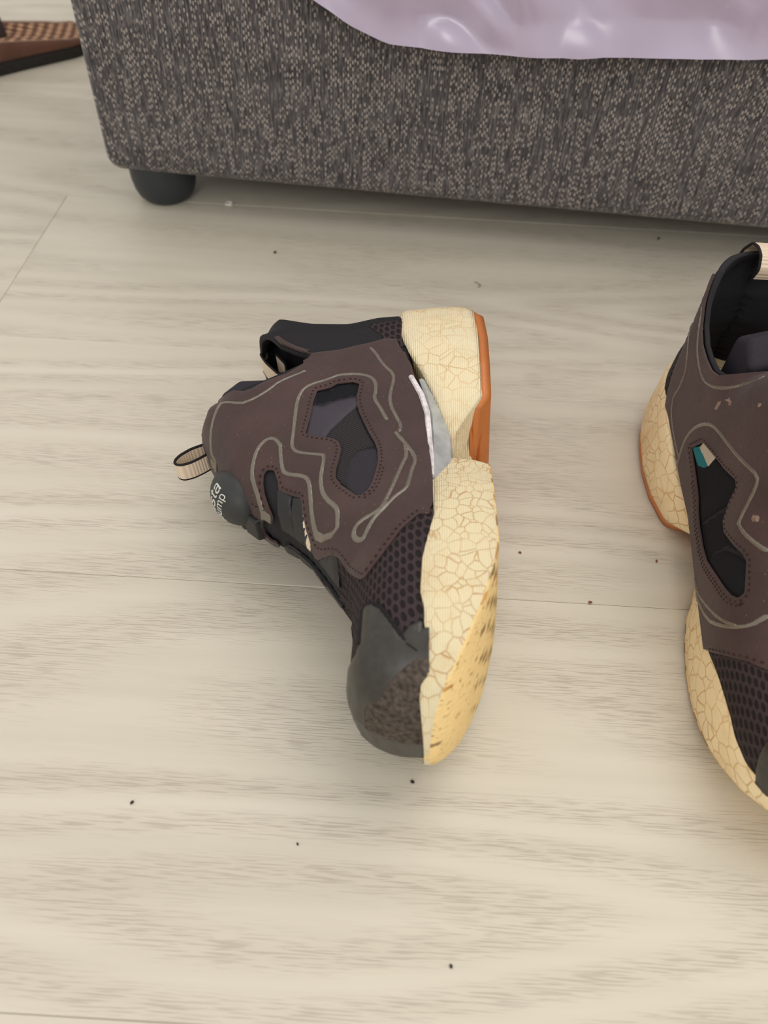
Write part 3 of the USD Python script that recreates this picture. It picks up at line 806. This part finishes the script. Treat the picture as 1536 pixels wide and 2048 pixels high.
TRACE = {  # outlines on the shown side of the upper, (X, Z) in millimetres
    'overlay': [(51.6, 49.4), (50.7, 55.9), (54.1, 63.4), (56.4, 72), (59.6, 80.6), (60.4, 89), (61.5, 95.9), (60.8, 101), (56.6, 108.3), (70.1, 99.2), (78.5, 107.3), (80.8, 111.1), (84.6, 118), (88.5, 122.5), (91.3, 125.5), (93, 129.3), (91.2, 135.4), (92.5, 139.5), (92.4, 143.3), (97.9, 144.2), (99.6, 147.7), (103.6, 150.4), (98.6, 155.7), (109, 152.1), (115.3, 148.7), (123.1, 144.7), (121, 145.9), (132.4, 138.8), (144.3, 129.9), (152.4, 122.8), (160.1, 112.9), (163.1, 108.3), (165.3, 104.2), (163, 106.5), (160.3, 108.4), (156.1, 110.4), (151.9, 111.5), (148.3, 111.6), (145.8, 110.3), (146.9, 106.3), (153, 103.7), (156.6, 102.9), (158.5, 100.7), (161.6, 95.1), (163.9, 90.9), (167.3, 90.2), (170.9, 89.4), (175.4, 88), (181, 85.5), (185.6, 83), (188.6, 80.4), (195, 72.6), (197.5, 70.3), (203.8, 66.1), (213, 60.5), (216.2, 58.3), (218, 56.2), (216.4, 54.4), (212.8, 50.8), (206.9, 46.6), (199.9, 42.3), (193, 37.1), (187.5, 32.7), (184.3, 29.2), (178.3, 28.3), (188.4, 27.9), (172.2, 28.4), (152.4, 29.6), (145.3, 30.6), (141.9, 30.1), (133.5, 32.7), (125.7, 34.9), (142.1, 30.3), (132.9, 33.5), (121.5, 36.2), (111.9, 37.4), (103.9, 38), (95.6, 38.2), (87.2, 38.1), (83.8, 38.7), (76.6, 40.2), (68.4, 43.2), (60.9, 46.3)],
    'window': [(88.5, 74.9), (88.2, 71), (89.8, 67.6), (94.3, 67.9), (99.9, 68.6), (105.5, 68), (111.8, 66.3), (118.9, 63.7), (127.5, 60.5), (136.2, 56.9), (143.7, 55), (135.9, 57.7), (142.7, 55.3), (150.8, 54.6), (159.2, 55.4), (166.6, 56.5), (171.5, 58.1), (174, 60.8), (173.6, 63.3), (170.3, 66), (164.8, 70.9), (159.2, 74.2), (153.4, 74.7), (145.2, 73.8), (138.2, 73.4), (133.4, 74.8), (130.3, 78), (128.6, 82.9), (126.9, 88.5), (125.3, 92.4), (124.5, 92.9), (116.3, 92.1), (109.7, 91.4), (104.4, 91.3), (99.7, 90.9), (93.9, 89.8), (92.9, 86), (91.8, 82.7), (89.1, 79.6)],
    'bladder': [(103.9, 91.9), (105.1, 86), (102.6, 81.8), (101, 76.5), (99.2, 68.9), (104.4, 66.9), (106, 67.9), (112.5, 73.4), (117.5, 76.8), (121.8, 80.3), (128.3, 83.4), (126.3, 93.2), (117.1, 92)],
    'knit': [(129.9, 83.8), (121.1, 79.8), (112.5, 73.4), (106.7, 68.4), (99.9, 69.7), (107.8, 68.7), (115.8, 65.5), (127.4, 61.6), (136.9, 57.4), (136.8, 57.2), (138.6, 61.2), (139.8, 65.8), (146, 68.9), (154.3, 69.8), (164.6, 69.4), (159.8, 74.4), (151.9, 75.1), (138.1, 74.5), (129.3, 80.2)],
    'lower_window': [(140.2, 56.2), (150.9, 54.1), (166.7, 56), (174.8, 60.3), (174.3, 63.3), (170.6, 66), (164.3, 69.2), (154.4, 69.5), (146.5, 68.6), (140.7, 65.4), (139.4, 61.1)],
    'line_collar': [(125.8, 141.4), (120.7, 144.5), (115.2, 144.7), (110.3, 143.9), (104.4, 142.1), (100.9, 140.6), (100.5, 137.9), (102.8, 129.5), (101.1, 125.3), (98, 121.2), (94.2, 117.2), (91, 114.3), (86.8, 111.4), (81.8, 104.1), (78, 98.2)],
    'line_zig': [(118.3, 52), (109.5, 55.6), (102.1, 59.2), (96.5, 58.4), (89, 59), (84.5, 62.3), (82.1, 69.2), (82.1, 78.8), (85.4, 83.8), (89.2, 93), (92.4, 97.2), (97, 98.7), (101.6, 99.6), (113, 99.5), (124, 99.1), (132.6, 99), (136.3, 97.5), (138.4, 94.6), (142, 82.1), (142.2, 81.7), (146.9, 81.2), (157.4, 81.5), (165.1, 80.1), (170.7, 77.1), (176.7, 72.1), (179.9, 70.8), (189.7, 70.1), (184.4, 80.6), (175, 83.9), (162, 86.1), (157, 87.5), (153.9, 90.4), (150.6, 100.3), (146.7, 102), (139.8, 103.6), (131, 105.1), (133.8, 104.3), (129.4, 106.7), (127.1, 109.7), (128.4, 112.8), (132, 115.6), (137.1, 117.2), (143.9, 117.6), (149.2, 116.6), (154.1, 114.1), (158.3, 112.4), (160.6, 111.4), (162.8, 108.5)],
    'line_heel': [(59.9, 63.1), (64.8, 59.9), (71.3, 57.3), (77.8, 53.7), (82.4, 50.1), (87.7, 49.4), (95.2, 50.5), (102.6, 51), (109.1, 50), (116.2, 47.4), (123.8, 44.5), (129, 45.1)],
    'line_loop': [(129.8, 46.9), (136.7, 43.6), (133.1, 45), (139.2, 42), (148.4, 37.5), (154, 36.9), (158.6, 38.3), (167.9, 39.5), (173, 40.4), (178.4, 45.4), (181.8, 47.6), (186.8, 50.6), (190.5, 53.7), (195.9, 56.2), (199.4, 57.5), (199.1, 59.4), (196.1, 62.2), (192.8, 62.1), (190.5, 60.3), (187.5, 53.4), (184.7, 50.7), (176.7, 48.3), (167.3, 45.8), (154.5, 42.8), (149, 41), (139.2, 42)],
    'toecap': [(233.6, 56.1), (233.7, 53.6), (235.6, 50.8), (239.8, 47.6), (245.6, 44.5), (250.6, 41.1), (254.5, 38.2), (256.7, 34.5), (257.7, 32.5), (267.6, 32.5), (269.6, 32.1), (270.8, 30.1), (260.4, 29.6), (265.7, 29.8), (271.8, 29.9), (275, 30.3), (275.3, 33.6), (275.3, 36.6), (274.7, 41.5), (272.5, 48.1), (269.9, 53.6), (265.5, 59), (261.2, 61.1), (260.1, 62), (259.6, 60.2), (256.4, 58.1), (249.7, 56.5), (240.6, 56.4)],
    'scuff': [(270, 47.2), (269.6, 40.2), (268, 36.9), (269.9, 32.9), (272.5, 30.1), (270.9, 29.9), (275.3, 33), (275.3, 36.6), (274.6, 41.6), (272.5, 48.2), (270, 53.5), (269.4, 53.6), (269.6, 50.6)],
    'flap': [(250.7, 39.8), (247.4, 37.1), (245.6, 33.9), (246, 32.6), (255.6, 32.6), (254.2, 36.2)],
    'strap_a': [(157, 103.5), (161.3, 96.7), (165.5, 97.5), (169.2, 96.2), (174, 92.9), (179.7, 88.2), (177.2, 90.2), (171.6, 96.5), (167, 101.3), (163.5, 104)],
    'strap_b': [(161.9, 95.4), (164.2, 90.6), (169.3, 89.9), (174.4, 88.8), (180.9, 85.9), (185.6, 83.1), (183.3, 85.4), (176, 91.5), (171.4, 94.7), (166.7, 96.1)],
    'strap_c': [(187.7, 81.4), (195.1, 72.6), (198.4, 71.6), (200.7, 71.7), (204.3, 70.6), (201.3, 72.8), (193.4, 78.1), (189.5, 80.9)],
    'slit': [(169.9, 90.1), (173, 88.9), (177.4, 87.2), (180.7, 86.3), (179.2, 87.5), (175.7, 89.1), (172.2, 90.2)],
    'heelmesh': [(34.9, 47), (33, 48.9), (33.6, 56.7), (35.7, 64.4), (44.8, 56.8), (49.4, 54.8), (51.1, 49.5), (56.1, 45.8), (56.2, 43.5)],
    'toebox': [(190.4, 78.5), (195.2, 72), (198.4, 71.6), (201, 71.4), (205, 70.1), (206.7, 68.8), (228.9, 62), (238.3, 60.3), (253.8, 60.8), (255.1, 63), (262, 60.8), (265.6, 58.9), (270, 53.5), (272.7, 47.6), (274.9, 40.7), (275.3, 35.1), (275, 30), (260, 29.6), (270.4, 31), (267.3, 32.6), (245.8, 32), (234.7, 32.8), (222.6, 33.3), (209.8, 33.1), (195.8, 30.4), (184, 28.1), (186.8, 32.7), (192.3, 37.1), (199.2, 42.3), (206.3, 46.6), (212.3, 50.9), (215.8, 54.4), (217.4, 56.2), (215.6, 58.3), (212.6, 60.5), (203.5, 66.1), (197.2, 70.3)],
    'lining_teal': [(92.1, 55.5), (98.3, 62.8), (112, 62.9), (110.1, 58.8), (103.5, 54.7)],
    'lining_white': [(97.8, 61.6), (98.9, 66.6), (112.9, 71), (111.9, 62.7)],
    'wear_a': [(94.1, 84.9), (93.1, 89), (95.8, 92.1), (97.2, 89.9), (96, 85.3)],
    'wear_b': [(97.6, 94.2), (98.7, 96.8), (104.4, 96.7), (102.2, 95.1)],
    'wear_c': [(159.5, 80.2), (160.5, 83.6), (162.7, 84.9), (163.9, 82.7), (162.4, 80.7)],
    'wear_d': [(119, 111.3), (119.8, 113.5), (122.2, 113.5), (120.9, 111.3)],
    'pad_up': [(158.4, 45.4), (158.3, 50.4), (162.1, 58.3), (170.5, 65.6), (176, 68.5), (182.6, 65.7), (188.3, 61.6), (187.8, 59.1), (172, 51.1)],
    'line_zig_up': [(88.5, 37.7), (84.4, 49.8), (84.3, 57.5), (87.6, 66.8), (95.2, 76.7), (103.4, 81.3), (120.7, 84.8), (135.6, 89.7), (146.4, 94.1), (149.9, 90.2), (153.9, 80.6), (157.6, 73.5), (157.5, 73.6), (161.8, 73.8), (175.5, 77.9)],
    'line_loop_up': [(159.8, 28.9), (168.8, 28.6), (186.5, 36.8), (196.2, 47.4), (200.1, 53.2), (201.8, 58.1), (200.1, 63.7)],
    'line_loop2_up': [(157.9, 29), (167.9, 30.1), (182.4, 40), (194.6, 49), (199.3, 53.5)],
    'line_collar_up': [(39.8, 106.4), (47.5, 95.2), (56.8, 88), (71.3, 85.3), (81.9, 89.7), (91.3, 96), (96.7, 101.8), (104.8, 114)],
    'line_rear_up': [(34, 92.7), (41.1, 85.2), (52.8, 74.4), (54, 63.8), (51.9, 54.2), (59, 47.4), (70.6, 43.8), (85.8, 41.9)],
}


OVERLAY_UP = [(31, 132), (33, 112), (34, 98), (35, 86), (37, 75), (38, 64), (41, 54), (46, 43), (60, 38), (87, 34), (104, 31), (119, 28), (150, 26), (196, 27), (203, 36), (209, 44), (215.4, 51.3), (221.6, 55.8), (230, 66), (210, 78), (180, 98), (160, 125), (140, 145), (100, 140)]
WINDOW_UP = [(92.1, 55.5), (98.9, 66.6), (112.9, 71), (123.6, 74), (135.8, 79.2), (139.5, 78), (142.2, 70.7), (147.5, 63), (153.6, 61.8), (163.5, 65.8), (171.3, 69.2), (175.8, 69.5), (182.6, 65.7), (188.1, 62.7), (188.8, 59.5), (185.7, 56.7), (170.3, 49.9), (157.7, 43.7), (148, 42), (133.7, 42.1), (124.6, 43.8), (114.4, 48.1), (103.4, 51.7)]
BLADDER_UP = [(104, 55), (113, 70), (124, 73.5), (136, 78.5), (139, 77), (142, 70), (133, 44), (124.6, 45), (114.4, 49)]


def poly(name, grow=0.0):
    p = Polygon(TRACE[name]).buffer(0)
    if p.geom_type != "Polygon":
        p = max(p.geoms, key=lambda g: g.area)
    return p.buffer(grow, join_style="mitre") if grow else p


def soft(pts, n=2):
    """A polyline with its corners rounded off."""
    c = np.array(pts, float)
    for _ in range(n):
        a = c[:-1] * 0.75 + c[1:] * 0.25
        b = c[:-1] * 0.25 + c[1:] * 0.75
        c = np.vstack([c[:1], np.stack([a, b], 1).reshape(-1, 2), c[-1:]])
    return LineString(c)


def sneaker(label, axes, at, tipped):
    shape_of(**(TIPPED if tipped else UPRIGHT))
    flip = 1 if tipped else -1
    root = thing("sneaker", label, "shoe", frame(axes, at))

    def put(parent, name, mesh, m, smooth=40, **kw):
        if mesh is None:
            return None
        if hasattr(mesh, "to_mesh"):
            mm = mesh.to_mesh()
            mesh = trimesh.Trimesh(mm.vert_properties[:, :3], mm.tri_verts, process=False)
        if flip < 0:
            mesh = trimesh.Trimesh(mesh.vertices * [1, -1, 1], mesh.faces[:, ::-1], process=False)
        return part(parent, name, mesh, M[m], smooth, **kw)

    D = D_SHAPE
    # --- sole
    fm = put(root, "forefoot_midsole", loft(fore_rows("wall")), "foam" if tipped else "foam_smooth", label="cracked cream foam forefoot block")
    put(fm, "forefoot_outsole", loft(fore_rows("tread")), "tread")
    hm = put(root, "heel_midsole", loft(heel_rows("wall")), "foam_heel" if tipped else "foam_smooth", label="cracked cream foam heel block")
    put(hm, "heel_outsole", loft(heel_rows("tread")), "rubber", label="orange gum rubber heel pad")
    rows, edge = [], []
    for x in np.linspace(86, 160, 36):
        w = np.interp(x, [58, 75, 95, 115, 135, 150, 168], [36.5, 36.5, 35.5, 34.5, 34, 34.5, 36]) - (0 if tipped else 3.5)
        z = np.interp(x, [58, 75, 95, 115, 130, 150, 168], [44, 39, 34, 30.5, 29.8, 30.2, 30.5])
        rows.append(np.array([[x, -w, z], [x, w - 0.8, z], [x, w, z - 1.5], [x, w - 7, z - 10], [x, 0, z - 14], [x, -w + 7, z - 10], [x, -w, z - 1.5]]))
        edge.append([x, np.interp(x, [86, 150], [37.0, 36.3]), np.interp(x, [86, 95, 100, 115, 135, 150, 160], [40.5, 37, 35, 31.6, 30.4, 29.5, 29.5])])
    sp = put(root, "shank_plate", loft(rows), "shank", label="scratched silver arch plate")
    if tipped:
        put(sp, "plate_edge", rope(np.array(edge), 1.5), "shank_edge", label="chipped white edge")
    # --- upper
    up_ = put(root, "upper", shell(), "black", 60)
    ins = []
    for x in spread(6, 200, 40, True, False):
        w = max(float(half(np.array([x]), np.array([42.0]), 3)[0]), 0.5)
        ins.append(np.array([[x, -w, 40], [x, w, 40], [x, w, 42.5], [x, -w, 42.5]]))
    put(up_, "insole", loft(ins), "lining")
    k = 0 if tipped else -36
    kx = 0 if tipped else -9
    pad = [(x + kx, y, z + k) for y, dz in ((-17, -6), (0, 0), (17, -6)) for x, z in ((76, 114 + dz), (89, 144 + dz), (79, 149 + dz), (70, 143 + dz), (69, 122 + dz))]
    tongue = put(root, "tongue", hull([(x / 1000, y / 1000, z / 1000) for x, y, z in pad], 0.0045, 20), "pad", label="padded dark grey tongue")
    put(root, "heel_mesh", panel(poly("heelmesh").buffer(1.5).intersection(D), 0.1, 0.8, 2.0, 0), "net")
    put(root, "heel_mesh", panel(poly("heelmesh").buffer(1.5).intersection(D), 0.1, 0.8, 2.0, 0, (-1,)), "net")
    tb = put(root, "toe_box", panel(poly("toebox", 1.0).intersection(D), 0.2, 0.9, 2.2, 0), "net", 50)
    put(root, "toe_box", panel(poly("toebox", 1.0).intersection(D), 0.2, 0.9, 2.2, 0, (-1,)), "net", 50)
    cap = poly("toecap").buffer(0.3).union(Polygon([(250, 37), (248, 30), (290, 30), (290, 70), (254, 70), (252, 45)])).intersection(D.buffer(-0.05))
    if not tipped:
        cap = cap.intersection(Polygon([(243, 66), (252, 44), (262, 20), (300, 20), (300, 80), (243, 80)]))
    tc = put(root, "toe_cap", panel(cap, 0.8, 2.0, 1.7, 0.2), "leather", 50, label="black leather toe cap with worn tip")
    put(root, "toe_cap", panel(cap, 0.8, 2.0, 1.7, 0.2, (-1,)), "leather", 50)
    if tipped:
        put(tc, "cap_piping", panel(soft(TRACE["toecap"][-2:] + TRACE["toecap"][:8], 2).buffer(0.75).intersection(D.buffer(-0.6)), 0.8, 2.5, 1.0, 0), "edging")
        put(tc, "cap_piping", panel(soft(TRACE["toecap"][-2:] + TRACE["toecap"][:8], 2).buffer(0.75).intersection(D.buffer(-0.6)), 0.8, 2.5, 1.0, 0, (-1,)), "edging")
        put(tc, "scuffed_tip", panel(poly("scuff").buffer(1.2).union(Polygon([(258, 30), (259, 36), (263, 42), (268, 48), (273, 55), (290, 55), (290, 33)])).intersection(D.buffer(-0.05)), 1.6, 2.5, 1.0), "scuff", 50, label="scuffed rough leather patch")
        put(tb, "torn_flap", panel(poly("flap"), 0.8, 1.9, 1.0), "leather", label="lifted leather flap")
    for nm in ("strap_a", "strap_b", "strap_c") if tipped else ():
        put(root, "instep_strap", panel(poly(nm, 0.6).intersection(D.buffer(-0.3)), 0.2, 1.5, 1.2, 0.4), "strap", 50)
        put(root, "instep_strap", panel(poly(nm, 0.6).intersection(D.buffer(-0.3)), 0.2, 1.5, 1.2, 0.4, (-1,)), "strap", 50)
    if tipped:
        put(root, "tongue_gap", panel(poly("slit", 0.2).intersection(D.buffer(-0.2)), 0.3, 1.9, 1.0), "cream_cloth", label="sliver of cream cloth between the straps")
    # --- overlay with its cut-outs
    win = poly("window") if tipped else Polygon(WINDOW_UP)
    over = poly("overlay").buffer(-0.6).buffer(0.6) if tipped else Polygon(OVERLAY_UP)
    if tipped:  # its lower edge runs on behind the arch plate
        over = over.union(Polygon([(62, 52), (82, 45), (104, 40), (145, 38), (190, 38), (190, 30), (160, 29), (140, 31.5), (120, 32), (100, 35), (80, 40), (64, 44)])).buffer(1.5).buffer(-1.5)
    over = over.intersection(D.buffer(-0.15)).difference(win)
    over = max(getattr(over, "geoms", [over]), key=lambda g: g.area)
    ov = put(root, "overlay", panel(over, 1.0, 2.2, 1.5, 0), "brown", 45, label="brown nubuck overlay with zigzag cut-outs")
    put(root, "overlay", panel(over, 1.0, 2.2, 1.5, 0, (-1,)), "brown", 45, label="brown nubuck overlay on the far side")
    torn = LineString([(60.5, 99), (57, 106), (52, 113), (46, 119)] if tipped else [(47, 98), (40, 107), (34, 115), (29, 120.5)]).buffer(2.4 if tipped else 3.0, cap_style="flat").intersection(D.buffer(-0.2))
    put(ov, "torn_collar_strip", panel(torn, 0.6, 2.0, 1.0, 0), "brown")
    put(ov, "torn_collar_strip", panel(torn, 0.6, 2.0, 1.0, 0, (-1,)), "brown")
    t = 2.05
    for nm, wd, rounds in ((("line_collar", 1.7, 2), ("line_zig", 2.0, 1), ("line_heel", 1.9, 1), ("line_loop", 2.0, 1)) if tipped else (("line_zig_up", 2.0, 1), ("line_loop_up", 1.7, 1), ("line_loop2_up", 1.4, 1), ("line_collar_up", 1.7, 2), ("line_rear_up", 1.4, 2))):
        ln = soft(TRACE[nm], rounds).buffer(wd / 2).intersection(over.buffer(-0.2))
        put(ov, "welded_trim", panel(ln, t - 0.3, t + 0.75, 0.9), "trim", 60, label="clear grey welded line")
    for ring, off in ((Polygon(win.exterior), 1.9), (Polygon(win.exterior), 3.6)):
        path = ring.buffer(off).exterior
        c = np.array(path.segmentize(0.8).coords)
        if off > 2:  # the second row runs only along the lower side of the cut-out
            c = c[(c[:, 1] < 62) & (c[:, 0] > 108)]
            c = c[np.argsort(c[:, 0])]
            c = c[c[:, 1] < np.interp(c[:, 0], [105, 150, 182], [58, 49, 62])]
        put(ov, "stitching", stitch(LineString(c), t), "thread", False, kind="stuff")
    rim = [p for p in over.buffer(-1.5).exterior.segmentize(0.8).coords if p[0] > 142 and p[1] < 118 and p[1] > 34 and (tipped or L_RIDGE.distance(Point(p)) > 3.5)]
    if len(rim) > 4:
        j = int(np.argmax(np.linalg.norm(np.diff(np.array(rim), axis=0), axis=1))) + 1
        put(ov, "stitching", stitch(LineString(rim[j:] + rim[:j] if np.linalg.norm(np.array(rim[0]) - rim[-1]) < 3 else rim), t), "thread", False, kind="stuff")
    if tipped:
        inner = [("bladder", poly("bladder", 0.4), 0.9, 0.8, "bladder"), ("knit_panel", poly("knit", 0.2), 0.6, 0.5, "knit"), ("lower_panel", poly("lower_window", 0.2), 0.7, 0.3, "pad")]
    else:
        inner = [("bladder", Polygon(BLADDER_UP), 0.7, 0.4, "lining"), ("lower_panel", poly("pad_up", 0.4), 0.9, 0.4, "lining")]
    for nm, pg, t1, bulge, mt in inner:
        for sd in (1, -1):
            put(root, nm, panel(pg, 0.0, t1, 1.6, bulge, (sd,)), mt, 60)
    dark = win.buffer(0.5)
    for _, pg, _, _, _ in inner:
        dark = dark.difference(pg.buffer(0.3))
    for g in getattr(dark, "geoms", [dark]):
        if g.buffer(-0.4).area > 4:
            put(root, "opening_lining", panel(max(getattr(g.buffer(-0.2), "geoms", [g.buffer(-0.2)]), key=lambda q: q.area), -2.0, 0.08, 1.6), "lining")
    if not tipped:
        lp = put(root, "lining_patch", panel(poly("lining_teal", 0.3), 0.5, 1.1, 1.0), "teal", label="teal cloth showing through the cut-out")
        put(lp, "lining_band", panel(poly("lining_white", 0.3), 0.6, 1.3, 1.0), "white", label="off-white cloth band")
        for nm in ("wear_a", "wear_b", "wear_c", "wear_d"):
            p0 = poly(nm)
            c = np.array(p0.exterior.segmentize(0.7).coords)
            c = c + (np.stack([meshkit.noise(np.c_[c, c[:, :1] * 0] * 1.7, 3), meshkit.noise(np.c_[c, c[:, :1] * 0] * 1.7, 8)], -1) - 0.5) * 1.8
            put(ov, "flaked_spot", panel(Polygon(c).buffer(0), t - 0.2, t + 0.42, 0.7), "wear", False, label="tan patch where the brown has flaked off")
    # --- pump, valve, pull loops
    if tipped:
        nrm = np.array([0.60, 0.12, 0.79])
        centre = np.array([142.5, 3.5, 130.5])
    else:
        nrm = np.array([0.30, 0.0, 0.954])
        centre = np.array([126, 0, 128.0])
    nrm /= np.linalg.norm(nrm)
    side = np.array([0, 1.0, 0]) - nrm * nrm[1]
    side /= np.linalg.norm(side)
    up2 = np.cross(nrm, side)
    if up2[2] < 0:
        up2 = -up2
    b = trimesh.creation.icosphere(4, 1.0)
    v = np.array(b.vertices)
    R1, R2, R3 = 14.6, 13.0, 17.0
    ball = (v[:, :1] * side * R1 + v[:, 1:2] * up2 * R3 + v[:, 2:3] * nrm * R2 + centre) / 1000
    bm = trimesh.Trimesh(ball, b.faces, process=False)
    if bm.volume < 0:
        bm.invert()
    pump = put(root, "pump_ball", bm, "pump", 60, label="matt black rubber pump ball with pale lettering")
    if tipped:
        for word, hgt, oy in (("insta", 7.2, -1.2), ("pump", 4.8, -6.6)):
            tm = meshkit.text_mesh(word, hgt / 1000, 0.0005)
            tv = np.array(tm.subdivide().vertices) * 1000
            tf = tm.subdivide().faces
            ex_ = tv[:, 0] - (tv[:, 0].max() + tv[:, 0].min()) / 2 + 2.0
            ey_ = tv[:, 1] + oy
            s_ = np.sin(ex_ / R1)
            u_ = np.sin(ey_ / R3)
            c_ = np.sqrt(np.maximum(1 - s_ ** 2 - u_ ** 2, 0))
            lift_ = np.where(tv[:, 2] > 0.2, 0.22, -0.3)
            pv = centre + (s_ * (R1 + lift_))[:, None] * side + (u_ * (R3 + lift_))[:, None] * up2 + (c_ * (R2 + lift_))[:, None] * nrm
            put(pump, "lettering", trimesh.Trimesh(pv / 1000, tf, process=False), "print", False)
        pts = [(x, y, z) for y in (-9, 3) for x, z in ((149, 124), (146, 119), (157, 113), (160, 118), (155, 124))]
        va = put(root, "release_valve", hull([(x / 1000, y / 1000, z / 1000) for x, y, z in pts], 0.0016, 12), "strap", label="black release valve below the pump ball")
        put(va, "valve_button", hull([(0.148, -0.008, 0.123), (0.148, -0.001, 0.123), (0.152, -0.008, 0.126), (0.152, -0.001, 0.126)], 0.0028, 14), "strap")
        loop = [(101, 152), (104, 155), (108, 162), (113, 167), (117, 169), (120, 168.5), (121, 165), (119, 160), (115, 155), (110, 150)]
        y0, y1 = -5.5, 5.5
    else:
        loop = [(99, 116), (101, 124), (104, 130), (108, 132), (111, 130), (111, 124)]
        y0, y1 = -5.5, 5.5
    tab = put(root, "tongue_pull_loop", band(loop, y0, y1), "cream_cloth", 50, label="cream webbing loop with black edges")
    for yy in (y0, y1):
        c = np.array(LineString(loop).segmentize(0.8).coords)
        for _ in range(6):
            c[1:-1] = (c[:-2] + 2 * c[1:-1] + c[2:]) / 4
        put(tab, "loop_edging", rope(np.stack([c[:, 0], np.full(len(c), yy), c[:, 1]], -1), 0.75), "edging", 50)
    if tipped:
        loop, y0, y1 = [(14, 134), (22, 136), (31, 131), (42, 122), (41, 117), (32, 119), (22, 126)], -7.0, 6.0
    else:
        loop, y0, y1 = [(-5, 99), (-4, 108), (0, 119), (7, 127), (14, 129), (21, 128), (25, 122), (22, 115)], -8.0, 8.0
    tab = put(root, "heel_pull_loop", band(loop, y0, y1), "cream_cloth", 50, label="cream webbing heel loop with black edges")
    for yy in (y0, y1):
        c = np.array(LineString(loop).segmentize(0.8).coords)
        for _ in range(6):
            c[1:-1] = (c[:-2] + 2 * c[1:-1] + c[2:]) / 4
        put(tab, "loop_edging", rope(np.stack([c[:, 0], np.full(len(c), yy), c[:, 1]], -1), 0.8), "edging", 50)
    return root


sneaker("worn dark brown sneaker lying on its side with cracked cream sole and black pump ball", TIP_AXES, TIP_O, True)
sneaker("worn dark brown sneaker standing upright at the right edge, cream loop at its heel", UP_AXES, UP_O, False)
